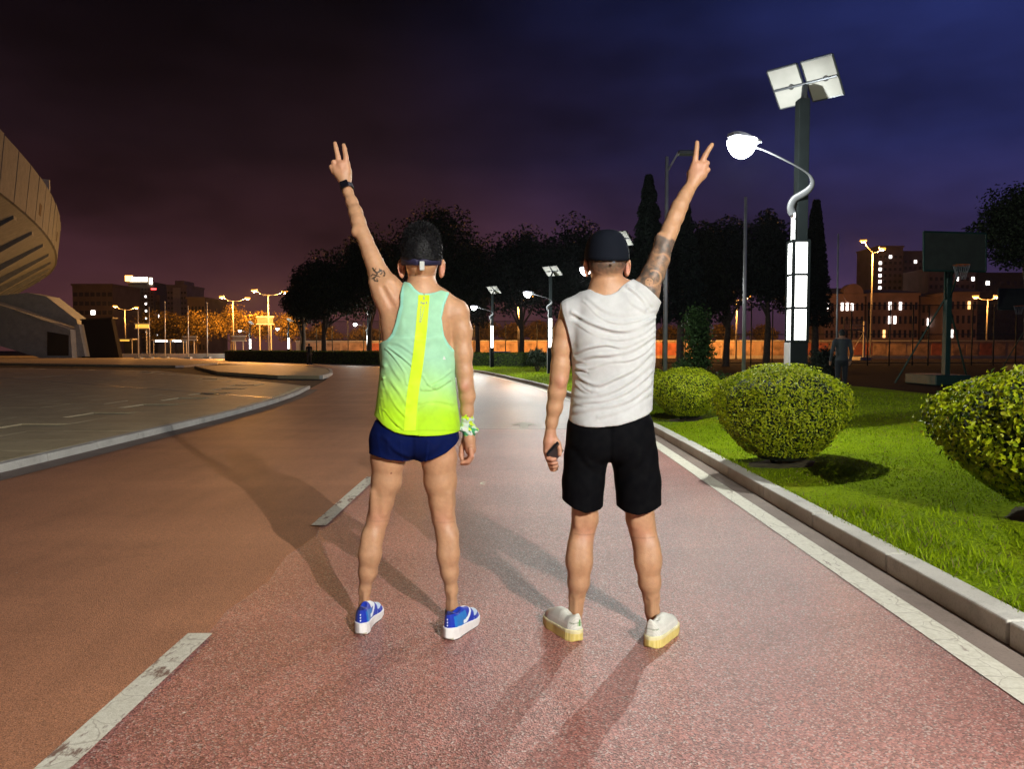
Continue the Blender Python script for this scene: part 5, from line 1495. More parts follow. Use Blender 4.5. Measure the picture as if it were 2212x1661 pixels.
    def xcurve(pts, yo=-.06):
        q = [P(x, y, f.Y + yo) for x, y in pts]; zq = np.array([p.z for p in q])[::-1]; xq = np.array([p.x for p in q])[::-1]
        return np.interp(T.ax[2], zq, xq)[None, None, :]
    def zcurve(pts, yo=-.1):
        q = [P(x, y, f.Y + yo) for x, y in pts]; return np.interp(T.ax[0], [p.x for p in q], [p.z for p in q])[:, None, None]
    T.cut(np.where(Z > zz(740), xcurve([(880, 560), (868, 612), (867, 640), (866, 661), (857, 700), (848, 722), (838, 734), (815, 742)]) - X, -1))
    T.cut(np.where(Z > zz(760), X - xcurve([(966, 560), (969, 634), (960, 660), (956, 687), (961, 725), (968, 742), (978, 755), (1000, 762)]), -1))
    T.cut(Z - zcurve([(850, 600), (868, 604), (883, 609), (893, 621), (905, 630), (915, 632.5), (928, 632), (940, 629), (951, 624), (972, 630), (990, 640)]))
    T.cut(zcurve([(800, 900), (814, 906), (830, 918), (855, 931), (880, 937), (920, 940), (960, 939), (992, 936), (1010, 934)]) - Z)
    T.cut((Y - Y) + (T.ax[2][0] - Z))
    Vt, Ft = T.mesh(1)
    m2 = lambda q: [(744.3 + .2581 * x, 583.5 + .2581 * y) for x, y in q]
    fl = [(m2([(345, 655), (420, 740), (500, 860), (530, 960)]), 1.0), (m2([(338, 720), (400, 830), (470, 930), (520, 1040)]), 1.3), (m2([(335, 800), (380, 920), (450, 1020), (510, 1120)]), 1.3), (m2([(330, 900), (360, 1010), (420, 1130), (500, 1220)]), 1.2),
          (m2([(320, 1000), (340, 1120), (390, 1230), (450, 1300)]), 1.2, .9), (m2([(305, 1080), (325, 1200), (350, 1290)]), 1.1, .8), (m2([(290, 1150), (305, 1230), (330, 1290)]), 1.0, .7), (m2([(650, 1000), (760, 990), (880, 920)]), .8), (m2([(700, 960), (820, 900), (890, 840)]), .7), (m2([(620, 1110), (760, 1090), (910, 1120)]), .5),
          (m2([(380, 600), (450, 615), (560, 690)]), .6), (m2([(650, 880), (700, 960), (760, 990)]), .6), (m2([(360, 640), (470, 720), (560, 800)]), .6), (m2([(560, 560), (500, 480), (490, 380)]), .35, 1.5), (m2([(830, 420), (780, 520), (700, 600)]), .35, 1.6), (m2([(330, 1170), (400, 1260), (480, 1330)]), .7, .8)]
    hq = [P(x, y, f.Y - .1) for x, y in ((800, 900), (814, 906), (830, 918), (855, 931), (880, 937), (920, 940), (960, 939), (992, 936), (1010, 934))]
    Vt = folds(Vt, Ft, fl, w=3.6, amp=.0065, hem=lambda x: np.interp(x, [p.x for p in hq], [p.z for p in hq]))
    Vt += vnormals(Vt, Ft) * (.0016 * vnoise(Vt, 7, 5))[:, None]
    px, py = to_px(Vt)
    g = sstep(760, 905, py + .18 * (px - 900) * -1 + 10 * vnoise(Vt, 4, 8))[:, None]
    ct = np.array([[.330, .640, .420]]) * (1 - g) + np.array([[.440, .800, .012]]) * g
    lower = np.array([[.50, .86, .010]]); hemw = sstep(938 - 9, 938 - 6, py - .0 * px)[:, None]; ct = ct * (1 - hemw * .5) + lower * hemw * .5
    edge = np.minimum(np.minimum(polydist(px, py, [(868, 612), (867, 640), (866, 661), (857, 700), (848, 722), (838, 734)]), polydist(px, py, [(969, 634), (960, 660), (956, 687), (961, 725), (968, 742), (978, 755)])), polydist(px, py, [(883, 609), (893, 621), (905, 630), (915, 632.5), (928, 632), (940, 629), (951, 624)]))
    bind = (1 - sstep(4.0, 5.5, edge))[:, None]; ct = ct * (1 - bind) + np.array([[.32, .72, .55]]) * bind
    seam = np.exp(-((py - (930 + np.clip((px - 860) / 40, -1, 0) ** 2 * -10)) / 1.1) ** 2) * (px > 830); ct = ct * (1 - .22 * seam[:, None])
    pan = sstep(0, 3, py - (872 + (np.abs(px - 900) / 80) ** 2 * 14)) * (px > 902); ct = ct * (1 - .10 * pan[:, None])
    top = np_mesh('tank_top', Vt, Ft, M_CLOTH, t, colors=ct)
    # sewn neon stripe, laid on the back of the shirt
    bvh = BVHTree.FromPolygons([tuple(v) for v in Vt], [tuple(q) for q in Ft])
    def lay(grid, name, mat, lift, par, thick=0):
        n, m = len(grid), len(grid[0]); VV = []
        for row in grid:
            for (x, y) in row:
                d = ray(x, y).normalized(); loc, nrm, _, _ = bvh.ray_cast(Vector((0, 0, CAM_H)), d)
                VV.append((loc - d * lift) if loc is not None else Vector(P(x, y, f.Y - .12)))
        FF = [(i * m + j, i * m + j + 1, (i + 1) * m + j + 1, (i + 1) * m + j) for i in range(n - 1) for j in range(m - 1)]
        mb = MB(); mb.add(VV, FF); return part(name, mb, mat, par, smooth=True)
    cl = m2([(664, 206), (662, 262), (655, 340), (648, 430), (640, 520), (632, 600), (623, 680), (610, 780), (596, 880), (582, 960), (570, 1050), (560, 1150), (551, 1250), (545, 1345)])
    cl = catmull(cl, 5); wid = np.interp(np.arange(len(cl)), [0, 12, len(cl) - 1], [12.0, 12.4, 12.8])
    grid = [[(c_[0] + f_ * w_, c_[1]) for f_ in (-1, -.88, -.5, 0, .5, .88, 1)] for c_, w_ in zip(cl, wid)]
    M_NEON = simple('neon_panel', (.56, .86, .006), .6, var=.05, scale=20, bmp=.1, bscale=500)
    M_NEON2 = simple('neon_seam', (.50, .80, .10), .6, var=.05, scale=20, bmp=.1)
    st = lay(grid, 'stripe', M_NEON, .0022, top)
    M_PRINT = simple('grey_reflective_print', (.34, .36, .22), .45, var=.2, scale=80, bmp=0)
    for (x0, y0, x1, y1) in ((662, 195, 672, 212), (658, 222, 670, 248), (636, 262, 646, 280), (650, 268, 672, 284), (680, 262, 692, 280)):     # small print below the collar
        q = m2([(x0, y0), (x1, y0), (x1, y1), (x0, y1)]); lay([[q[0], q[1]], [q[3], q[2]]], 'print_mark', M_PRINT, .0036, top)
    for j in range(7):
        y0 = 300 + j * 20; xs = 648 - j * 1.6
        q = m2([(xs - 12, y0), (xs - 3, y0), (xs - 3, y0 + 13), (xs - 12, y0 + 13)]); lay([[q[0], q[1]], [q[3], q[2]]], 'print_mark', M_PRINT, .0036, top)
    q = m2([(634 + 34, 300), (634 + 38, 300), (640, 438), (634, 438)]); lay([[q[0], q[1]], [q[3], q[2]]], 'print_mark', M_PRINT, .0036, top)
    q = m2([(832, 715), (848, 748), (822, 748)]); lay([[q[0], q[0]], [q[2], q[1]]], 'logo_mark', simple('white_print', (.75, .8, .75), .5), .003, top)
    # split running shorts
    S = f.field(['trunk'], .0038, .010)
    lo, hi = f.bounds(['trunk'], .06); S = Field((lo[0], lo[1], P(911, 1010, f.Y).z), (hi[0], hi[1], P(911, 890, f.Y).z), .0038)
    for p in f.p['trunk'][:3]: S.prim(p, .012)
    for pts in ([(858, 912, 44), (849, 945, 51), (845, 1012, 50)], [(934, 912, 44), (944, 945, 51), (948, 1012, 50)]):
        for a, b in zip(pts, pts[1:]): S.prim(('c', f.pt(a[0], a[1]), f.pt(b[0], b[1]), f.m(a[2]), f.m(b[2]), 1.12, .012))
    X, Y, Z = S.grids()
    q = [P(x, y, f.Y - .1) for x, y in ((790, 984), (805, 985), (840, 993), (880, 999), (893, 997), (908, 1000), (935, 992), (965, 978), (984, 962), (992, 945), (1005, 940))]
    hemz = np.interp(S.ax[0], [p.x for p in q], [p.z for p in q])[:, None, None]; S.cut(hemz - Z)
    S.cut(Z - P(911, 905, f.Y).z)
    sx = lambda pts: np.interp(S.ax[2], [P(x, y, f.Y).z for x, y in pts][::-1], [P(x, y, f.Y).x for x, y in pts][::-1])[None, None, :]
    S.cut(sx([(818, 895), (813, 910), (804, 930), (800, 948), (802, 985), (804, 1010)]) - X + 0 * Y); S.cut(X - sx([(985, 895), (987, 930), (991, 950), (991, 1010)]) + 0 * Y)
    Vs, Fs = S.mesh(1)
    z3 = lambda q: [((1250 + .4335 * x) / 1.6795, (980 + .4335 * y) / 1.6795) for x, y in q]
    Vs = folds(Vs, Fs, [([(893, 940), (893, 975), (892, 992)], -1.2, 1.0), ([(830, 945), (850, 970), (880, 985)], .6, 1.4), ([(960, 945), (940, 968), (905, 985)], .6, 1.4), ([(815, 940), (820, 965), (825, 985)], .9), ([(838, 950), (842, 975), (848, 992)], .8), ([(865, 955), (868, 980), (870, 996)], .7), ([(925, 955), (922, 980), (920, 996)], .7), ([(955, 945), (958, 965), (955, 982)], .9), ([(975, 940), (978, 955), (975, 970)], .7)], w=4, amp=.006)
    px, py = to_px(Vs); cs = const(len(Vs), (.0022, .0075, .060))
    np_mesh('shorts', Vs, Fs, M_SHORTS, t, colors=cs)
    # hair: a cap of hair with short spikes, ending at the visor band
    H = Field(np.array(f.pt(911, 541)) - .16, np.array(f.pt(911, 541)) + .16, .0045)
    H.prim(('e', f.pt(911, 538, .008), (f.m(43), .108, f.m(53)), .001)); H.prim(('e', f.pt(911, 560, -.022), (f.m(39), .078, f.m(36)), .03))
    X, Y, Z = H.grids(); c = f.pt(911, 541)
    H.cut((P(911, 566, f.Y).z - Z) + np.clip((Y - c[1] - .03), 0, 1) * 1.4 - .0 * X)
    Vh, Fh = H.mesh(1); N_ = vnormals(Vh, Fh); Vh = Vh + N_ * (.003 * vnoise(Vh, 18, 3) + .001 * vnoise(Vh, 50, 4))[:, None]
    hair = np_mesh('hair', Vh, Fh, M_HAIR, t)
    rng = np.random.default_rng(4); up = (N_[:, 2] > -.15) & (Vh[:, 2] > P(911, 560, f.Y).z); cand = np.flatnonzero(up); pick = rng.choice(cand, 9000)
    b = Vh[pick]; nn = unit(N_[pick] + rng.normal(0, .45, (len(pick), 3)) + np.array([[0, 0, .5]]) * sstep(.2, .9, N_[pick, 2])[:, None])
    ln = (.005 + .012 * sstep(.1, .8, N_[pick, 2]))[:, None] * rng.uniform(.5, 1.3, (len(pick), 1)); s_ = unit(np.cross(nn, rng.normal(size=nn.shape))) * .0015
    SV = np.stack([b - s_, b + s_, b + nn * ln], 1).reshape(-1, 3)
    stuff(np_mesh('hair_strands', SV, np.arange(len(SV)).reshape(-1, 3), M_HAIR, hair, smooth=False))
    # visor band with a pale tab, and the peak in front
    M_NAVYB = simple('navy_band', (.012, .010, .045), .7); cc = Vector(f.pt(911, 563, .010))
    ring = []
    for a in np.linspace(0, 2 * math.pi, 41):
        ring.append((cc.x + math.sin(a) * f.m(43.0), cc.y - math.cos(a) * .108, cc.z - (.012 * math.cos(a)) + .000))
    mb = MB(); vs = []
    for i, p in enumerate(ring):
        o = 1.012 if True else 1
        tilt = .5 * (1 + math.cos(2 * math.pi * i / 40)); hgt = .016 + .003 * tilt; sh = .94 + .06 * (1 - tilt)
        vs += [(p[0], p[1], p[2] + hgt), (cc.x + (p[0] - cc.x) * sh, cc.y + (p[1] - cc.y) * (.955 if tilt > .3 else 1), p[2] - hgt)]
    mb.add(vs, [(2 * i, 2 * i + 1, 2 * i + 3, 2 * i + 2) for i in range(40)])
    vz = part('visor', mb, M_NAVYB, t, smooth=True); md = vz.modifiers.new('thick', 'SOLIDIFY'); md.thickness = .004; md.offset = 1
    mb = MB(); vs = []
    for i, a in enumerate(np.linspace(-1.15, 1.15, 17)):
        for rr, dzz in ((1.0, 0), (1.0 + .62 * math.cos(a * 1.1), -.022 * math.cos(a))):
            vs.append((cc.x + math.sin(a) * f.m(43.5) * (1 + (rr - 1) * .25), cc.y + math.cos(a) * .108 * rr, cc.z + .012 + dzz))
    mb.add(vs, [(2 * i, 2 * i + 1, 2 * i + 3, 2 * i + 2) for i in range(16)])
    pk = part('peak', mb, M_NAVYB, vz, smooth=True); md = pk.modifiers.new('thick', 'SOLIDIFY'); md.thickness = .004
    p0, p1 = P(911.5, 564, f.Y - .113), P(911.5, 583, f.Y - .101)
    mb = MB(); w_ = f.m(4.6)
    mb.add([(p0.x - w_, p0.y, p0.z), (p0.x + w_, p0.y, p0.z), (p1.x + w_, p1.y, p1.z), (p1.x - w_, p1.y, p1.z), (p0.x - w_, p0.y + .012, p0.z), (p0.x + w_, p0.y + .012, p0.z), (p1.x + w_, p1.y + .012, p1.z), (p1.x - w_, p1.y + .012, p1.z)], [(0, 3, 2, 1), (4, 5, 6, 7), (0, 1, 5, 4), (1, 2, 6, 5), (2, 3, 7, 6), (3, 0, 4, 7)])
    part('tab', mb, simple('pale_tab', (.60, .64, .62), .6), vz)
    # fine necklace
    cn = Vector(f.pt(912, 626, 0)); ring = [(cn.x + math.sin(a) * f.m(33.5), cn.y - math.cos(a) * .070 + .0, cn.z - .012 * math.cos(a)) for a in np.linspace(-1.2, 1.2, 25)]
    part('necklace', MB().tube(ring, .0012, 5), simple('gold_chain', (.55, .38, .14), .3, 1.0), t)
    # watch on the raised wrist
    a, b = Vector(f.pt(751.5, 412, .132)), Vector(f.pt(747, 398, .144)); ax_ = (b - a).normalized(); c = (a + b) / 2
    u = ax_.cross(Vector((0, 1, 0))).normalized(); w = ax_.cross(u).normalized()
    ring = [c + u * math.cos(q) * .0265 + w * math.sin(q) * .0275 for q in np.linspace(0, 2 * math.pi, 33)]
    band = MB(); vs = []
    for p in ring:
        o = (p - c).normalized()
        vs += [p - ax_ * .011, p + ax_ * .011, p + ax_ * .010 + o * .0035, p - ax_ * .010 + o * .0035]
    band.add(vs, [(4 * i + k, 4 * i + (k + 1) % 4, 4 * i + 4 + (k + 1) % 4, 4 * i + 4 + k) for i in range(32) for k in range(4)])
    wt = part('watch', band, simple('dark_grey_strap', (.03, .03, .04), .6), t, smooth=True)
    fwd = Vector((0, -1, 0)); fwd = (fwd - ax_ * fwd.dot(ax_)).normalized(); R = Matrix((ax_.cross(fwd), ax_, fwd)).transposed()
    part('case', MB().box(c + fwd * .032 - Vector((.002, 0, 0)), (.038, .034, .012), M=R), simple('black_glass', (.006, .006, .009), .12, bmp=0), wt, bevel=.005)
    # patterned scarf knotted round the right wrist
    K = Field(np.array(f.pt(1012, 918, .03)) - .08, np.array(f.pt(1012, 918, .03)) + .08, .0034)
    for i, (dy, r, ox) in enumerate(((896, 16, -1), (905, 17.5, 0), (915, 17.5, -1), (925, 19, 2), (934, 19, 3), (940, 15, 2))):
        K.prim(('c', f.pt(1008 + ox, dy, .018 + .004 * i), f.pt(1014 + ox, dy - 1 + (i % 3), .026 + .004 * i), f.m(r * .62), f.m(r * .62), 1.25, .006))
    K.prim(('e', f.pt(1026, 930, .03), (f.m(9), .02, f.m(7)), .01)); K.prim(('e', f.pt(998, 926, .02), (f.m(7), .02, f.m(8)), .01))
    Vk, Fk = K.mesh(1); Vk += vnormals(Vk, Fk) * (.003 * vnoise(Vk, 26, 6))[:, None]
    n1, n2, n3 = vnoise(Vk, 22, 11), vnoise(Vk, 18, 12), vnoise(Vk, 45, 13)
    ck = const(len(Vk), (.52, .64, .56)); ck[n1 > .35] = (.50, .72, .02); ck[n2 > .45] = (.05, .30, .12); ck[n3 > .75] = (.05, .06, .10); ck[(n1 < -.5)] = (.62, .66, .62)
    np_mesh('wrist_scarf', Vk, Fk, M_CLOTH, t, colors=ck)
    # shoes
    hl, hr = G(780, 1374), G(968, 1385)
    shoe(t, (hl.x, hl.y, .002), math.radians(84), False, 'race'); shoe(t, (hr.x, hr.y, .002), math.radians(69), True, 'race')
    sock(t, f.pt(788, 1322, .012), f.pt(787, 1312, .01), .031, .0295, M_BLACKPL); sock(t, f.pt(977, 1328, .012), f.pt(976, 1317, .01), .033, .0315, M_BLACKPL)
runner()
# ------------------------------------------------------------------ the man in the white shirt and black cap
def capped():
    f = Figure(3.14); ch = f.chain
    ch('leg', [(1282, 935, 42), (1265, 1000, 40, .0), (1262, 1060, 35, .01), (1264, 1121, 29.5, .018), (1258, 1150, 26.5, .015), (1253, 1180, 28, .0), (1251, 1210, 30, -.008), (1250, 1258, 25, -.004), (1246, 1290, 18.5, .006), (1244, 1315, 16, .010), (1244, 1345, 16, .015)], .026, 1.05)
    ch('leg', [(1354, 935, 42), (1371, 1000, 41, .0), (1378, 1060, 36, .01), (1383, 1121, 31.5, .018), (1389, 1150, 29, .015), (1396, 1180, 29, .0), (1399.5, 1210, 30.5, -.008), (1403, 1258, 25.5, -.004), (1407, 1290, 19, .006), (1409, 1320, 16.5, .010), (1411, 1352, 16, .015)], .026, 1.05)
    for (x, y) in ((1241, 1205), (1262, 1210), (1390, 1210), (1411, 1203)): f.ell('leg', x, y, -.028, 15, .030, 42, .02)
    for (x, y) in ((1248, 1125), (1274, 1125), (1372, 1126), (1399, 1126)): ch('leg', [(x, y - 40, 10, -.03), (x, y + 8, 6, -.024)], .02)
    ch('leg', [(1245, 1290, 7, -.016), (1244, 1340, 7.5, -.016)], .01); ch('leg', [(1408, 1295, 7, -.016), (1410, 1348, 7.5, -.016)], .01)
    ch('leg', [(1242, 1352, 14, .02), (1228, 1358, 13, .08)], .012); ch('leg', [(1412, 1360, 14, .02), (1430, 1365, 13, .08)], .012)
    # trunk
    f.ell('trunk', 1317, 925, 0, 80, .118, 64, .03); f.ell('trunk', 1286, 955, -.055, 42, .075, 46, .03); f.ell('trunk', 1350, 955, -.055, 42, .075, 46, .03)
    f.ell('trunk', 1318, 860, 0, 74, .105, 90, .04); f.ell('trunk', 1322, 760, .005, 78, .118, 105, .04); f.ell('trunk', 1318, 695, 0, 82, .108, 64, .04)
    ch('trunk', [(1285, 670, 32, -.035), (1282, 735, 28, -.05)], .03); ch('trunk', [(1360, 660, 32, -.035), (1358, 730, 28, -.05)], .03)
    ch('trunk', [(1311, 598, 31, .01), (1311, 625, 33, .0), (1312, 660, 40, -.005)], .03)
    ch('trunk', [(1311, 624, 25, -.005), (1268, 658, 20, -.008), (1240, 678, 25, .0)], .03)
    ch('trunk', [(1311, 618, 28, -.005), (1352, 636, 28, -.008), (1376, 650, 33, .0)], .03)
    ch('lat', [(1380, 660, 32, -.005), (1378, 720, 28, -.01), (1372, 770, 30, -.01)], .03)
    # hanging left arm
    ch('arm', [(1236, 682, 31), (1221, 715, 25), (1213, 750, 22.5), (1211, 790, 21.5), (1208, 815, 20.5), (1203, 847, 20.5, .01), (1198, 880, 18.5, .018), (1191.5, 913, 14, .026), (1189, 934, 12, .03)], .026)
    f.ell('arm', 1212, 826, -.022, 10, .018, 12, .015)
    # raised right arm
    ch('arm', [(1376, 652, 34), (1398, 620, 27, .0), (1412, 590, 25, .005), (1424, 560, 23, .012), (1433, 530, 20.5, .02), (1442, 510, 18.8, .028), (1449, 492, 18.8, .04), (1459, 468, 18.8, .06), (1468, 446, 18, .08), (1479, 424, 15.5, .10), (1487, 410, 13.5, .115), (1493, 400, 12.5, .12)], .026)
    f.ell('arm', 1424, 515, .012, 9, .02, 12, .015); f.ell('arm', 1396, 634, -.02, 26, .05, 32, .03)
    yo = .13
    ch('hand', [(1493, 401, 12, .12), (1504, 378, 13.5, yo), (1506, 358, 11, yo)], .008); ch('hand', [(1495, 399, 11, .12), (1514, 376, 12.5, yo), (1519, 358, 10.5, yo)], .008)
    ch('hand', [(1492, 398, 9, .12), (1496, 374, 10, yo), (1500, 356, 8.5, yo)], .008)
    ch('finger', [(1500, 358, 7.4, yo), (1503, 335, 5.9, yo - .004), (1505, 318, 5.2, yo), (1505.8, 307, 4.5, yo + .004)], .003)
    ch('finger', [(1514, 356, 7.4, yo), (1524, 334, 5.9, yo - .004), (1533, 319, 5.2, yo), (1538, 312, 4.5, yo + .004)], .003)
    ch('finger', [(1519, 366, 7, yo), (1527.5, 352, 5.6, yo - .006), (1526, 354, 5, yo + .026), (1518, 366, 4.8, yo + .032)], .003)
    ch('finger', [(1520, 376, 6.5, yo), (1529, 366, 5.2, yo - .004), (1527, 368, 4.6, yo + .022), (1519, 378, 4.4, yo + .03)], .003)
    ch('finger', [(1491, 388, 7.5, yo), (1490, 373, 6.3, yo + .02), (1500, 362, 5.4, yo + .036), (1513, 364, 5, yo + .043)], .004)
    # left hand closed round the phone
    ch('hand', [(1189, 934, 12, .03), (1187, 955, 13.5, .03), (1185, 975, 12, .032)], .008); ch('hand', [(1191, 938, 10, .035), (1193, 958, 9, .05), (1188, 975, 9, .055)], .008)
    for i, (x0, y0, x1, y1, x2, y2) in enumerate(((1181, 978, 1184, 990, 1199, 992), (1182, 984, 1186, 998, 1202, 1000), (1184, 990, 1189, 1006, 1203, 1007), (1186, 994, 1192, 1013, 1201, 1013))):
        y_ = .014 + i * .016
        ch('finger', [(1184, 972, 6.5, y_ + .012), (x0, y0, 6, y_), (x1, y1, 5.3, y_ - .006), ((x1 + x2) / 2, (y1 + y2) / 2 + 1.5, 5, y_ - .014), (x2, y2, 4.5, y_ - .012)], .003)
    ch('finger', [(1196, 946, 8, .03), (1205, 958, 6.5, .022), (1210, 972, 5.4, .012), (1209, 982, 4.8, .006)], .004)
    # head
    f.ell('head', 1311, 553, .012, 41, .098, 45, .03); f.ell('head', 1309, 578, .055, 33, .064, 42, .03); f.ell('head', 1311, 570, -.03, 36, .062, 32, .02)
    f.ell('head', 1308, 610, .085, 17, .03, 13, .02); f.ell('head', 1308, 575, .124, 7, .020, 16, .012); f.ell('head', 1308, 584, .136, 8, .012, 6, .008)
    ch('head', [(1290, 553, 6, .1), (1327, 553, 6, .1)], .012); ch('head', [(1300, 598, 4, .114), (1316, 598, 4, .114)], .006)
    for s in (-1, 1): f.ell('ear', 1311 + s * 44.5, 578, .004, 5.8, .020, 20, .006, rotz(s * .50) @ roty(s * .08))
    groups = ['leg', 'trunk', 'lat', 'arm', 'hand', 'finger', 'head', 'ear']
    F_ = f.field(groups, .0038)
    for s in (-1, 1):
        F_.prim(('e', f.pt(1311 + s * 47.5, 578, -.012), (.008, .012, .026), .006), op='s'); F_.prim(('e', f.pt(1308 + s * 15, 566, .114), (.016, .012, .010), .012), op='s')
    GROOVES = [(((1251, 1160, -.084), (1252, 1235, -.090)), .013), (((1400, 1160, -.084), (1402, 1235, -.090)), .013), (((1262, 1145, -.075), (1258, 1165, -.070)), .014), (((1386, 1148, -.078), (1389, 1168, -.072)), .014),
               (((1232, 1298, -.032), (1230, 1335, -.032)), .011), (((1258, 1298, -.032), (1259, 1335, -.032)), .011), (((1394, 1302, -.032), (1393, 1340, -.032)), .011), (((1423, 1302, -.032), (1426, 1340, -.032)), .011), (((1206, 850, -.058), (1202, 900, -.045)), .007), (((1460, 480, .0), (1478, 440, .03)), .007)]
    for q, r_ in GROOVES: F_.prim(('c', f.pt(*q[0]), f.pt(*q[1]), r_, r_, 1.0, .016), op='s')      # muscle and tendon hollows
    V, Fc = F_.mesh(1); px, py = to_px(V); col = base_skin(f, V, .97)
    for (x, y, r, a) in ((1264, 1152, 24, .4), (1385, 1156, 24, .4), (1212, 826, 14, .55), (1188, 985, 34, .6), (1190, 945, 20, .4), (1512, 360, 30, .35), (1268, 582, 16, .8), (1354, 582, 16, .8)): col = redden(col, px, py, x, y, r, a)
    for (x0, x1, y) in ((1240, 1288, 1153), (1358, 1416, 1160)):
        w = np.exp(-((py - y - 3 * np.sin((px - x0) / (x1 - x0) * 3.1)) / 1.5) ** 2) * ((px > x0) & (px < x1)); col *= (1 - .3 * w[:, None])  # shade of the knee creases put into the skin colour
    # close-cropped hair fading out below the cap
    fade = (1 - sstep(576, 606, py + 5 * vnoise(V, 40, 9) - 6 * (np.abs(px - 1311) / 40) ** 2 * -1)) * ((py > 540) & (py < 615) & (np.abs(px - 1311) < 42) & (V[:, 1] < f.Y + .06)); col = col * (1 - .88 * fade[:, None]) + .88 * fade[:, None] * np.array([[.028, .024, .022]])
    lip = (np.abs(V[:, 2] - f.pt(1308, 598)[2]) < .009) & (np.abs(V[:, 0] - f.pt(1308, 598)[0]) < .026) & (V[:, 1] > f.Y + .085); col[lip] = (.35, .11, .09)
    for s in (-1, 1):
        e = ((V[:, 0] - f.pt(1308 + s * 15, 566)[0]) ** 2 / .00012 + (V[:, 2] - f.pt(1308, 566)[2]) ** 2 / .00003 < 1) & (V[:, 1] > f.Y + .06); col[e] = (.05, .04, .04)
    # sleeve tattoo from shoulder to elbow
    ax0, ax1 = np.array([1388, 645.0]), np.array([1441, 512.0]); d = ax1 - ax0; L_ = np.hypot(*d); d /= L_
    al = (px - ax0[0]) * d[0] + (py - ax0[1]) * d[1]; ac = (px - ax0[0]) * -d[1] + (py - ax0[1]) * d[0]
    on = (py > 505) & (py < 668) & (px > 1366) & (np.abs(ac) < 60)
    edge = sstep(L_ + 2, L_ - 4, al + 3 * vnoise(V, 30, 21))
    n1, n2, n3 = vnoise(V, 11, 22), vnoise(V, 21, 23), vnoise(V, 38, 24)
    ink = .62 + .22 * n1 + .25 * n2 + .12 * n3
    ink = np.where(al > L_ - 30, ink * .7 + .42, ink)                                         # dense block by the elbow
    lines = np.abs(np.sin(n1 * 5 + n2 * 3)); ink = np.where(lines < .22, ink + .25, ink)
    band = np.exp(-((al - (L_ - 40) - 4 * np.sin(ac / 6)) / 3.0) ** 2); ink = ink * (1 - .85 * band)
    face = np.hypot(px - 1402, py - 609); ink = np.where(face < 9, .12, ink); ink = np.where((face > 9) & (face < 11), .85, ink)
    for (ex, ey) in ((1399, 605), (1406, 606), (1403, 614)): ink = np.where(np.hypot(px - ex, py - ey) < 1.6, .8, ink)
    arc = np.abs(np.hypot(px - 1412, py - 600) - 16); ink = np.where((arc < 2) & (px > 1404), .15, ink)
    ink = np.clip(ink, 0, .92) * edge * on; col = col * (1 - ink[:, None]) + ink[:, None] * np.array([[.045, .055, .055]])
    foot = G(1320, 1395)
    t = thing('person', 'person in white shirt, black shorts and black cap raising a tattooed arm', 'person', (foot.x, f.Y, 0))
    np_mesh('body', V, Fc, M_SKIN, t, colors=col)
    # white shirt
    lo, hi = f.bounds(['trunk', 'lat'], .07); lo[0] -= .05; hi[0] += .06; hi[2] += .02; lo[2] = P(1311, 940, f.Y).z
    T = Field(lo, hi, .0038)
    for g in ('trunk', 'lat'):
        for p in f.p[g]: T.prim(p, .012)
    for p in f.p['arm']:
        if min(p[1][2], p[2][2] if p[0] == 'c' else 9) > P(1311, 770, f.Y).z and (p[0] == 'e' or True): T.prim(p, .016)
    X, Y, Z = T.grids()
    rows = [(700, 1226, 1410, .122), (745, 1236, 1412, .125), (790, 1240, 1411, .126), (830, 1239, 1410, .126), (870, 1235, 1407, .134), (910, 1231, 1405, .146), (945, 1229, 1404, .150)]
    zs = np.array([P(1318, r[0], f.Y).z for r in rows])[::-1]; xa = np.array([P(r[1], r[0], f.Y).x for r in rows])[::-1]; xb = np.array([P(r[2], r[0], f.Y).x for r in rows])[::-1]; bb = np.array([r[3] for r in rows])[::-1]
    zi = T.ax[2]; cx = (np.interp(zi, zs, xa) + np.interp(zi, zs, xb)) / 2; hw = (np.interp(zi, zs, xb) - np.interp(zi, zs, xa)) / 2; hb = np.interp(zi, zs, bb)
    d_ = ((np.abs(X - cx) / hw) ** 2.3 + (np.abs(Y - f.Y) / hb) ** 2.3) ** (1 / 2.3); d_ = (d_ - 1) * .12; d_ = np.maximum(d_, Z - zs[-1])
    k = .03; h = np.maximum(k - np.abs(T.a - d_), 0) / k; T.a = (np.minimum(T.a, d_) - h * h * k * .25).astype(np.float32)
    zcv = lambda pts, yo=-.1: np.interp(T.ax[0], [P(x, y, f.Y + yo).x for x, y in pts], [P(x, y, f.Y + yo).z for x, y in pts])[:, None, None]
    xcv = lambda pts, yo=-.03: np.interp(T.ax[2], [P(x, y, f.Y + yo).z for x, y in pts][::-1], [P(x, y, f.Y + yo).x for x, y in pts][::-1])[None, None, :]
    zz = lambda dy: P(1311, dy, f.Y - .06).z
    T.cut(np.where(Z > zz(840), xcv([(1213, 560), (1211, 652), (1214, 676), (1222, 705), (1230, 735), (1237, 762), (1237, 790), (1236, 815), (1225, 842)]) - X, -1))
    a, b = P(1370, 608, f.Y), P(1427, 655, f.Y); nx, nz = (b.z - a.z), -(b.x - a.x); ln = math.hypot(nx, nz); nx, nz = -nx / ln, -nz / ln
    sd = (X - a.x) * nx + (Z - a.z) * nz + 0 * Y
    T.cut(np.where((X > a.x - .02), sd, -1) + 0 * Y)
    T.cut(np.where(X > P(1395, 640, f.Y).x, X - xcv([(1440, 560), (1428, 652), (1424, 666), (1417, 682), (1413, 700), (1415, 760), (1420, 960)]), -1) + 0 * Y)
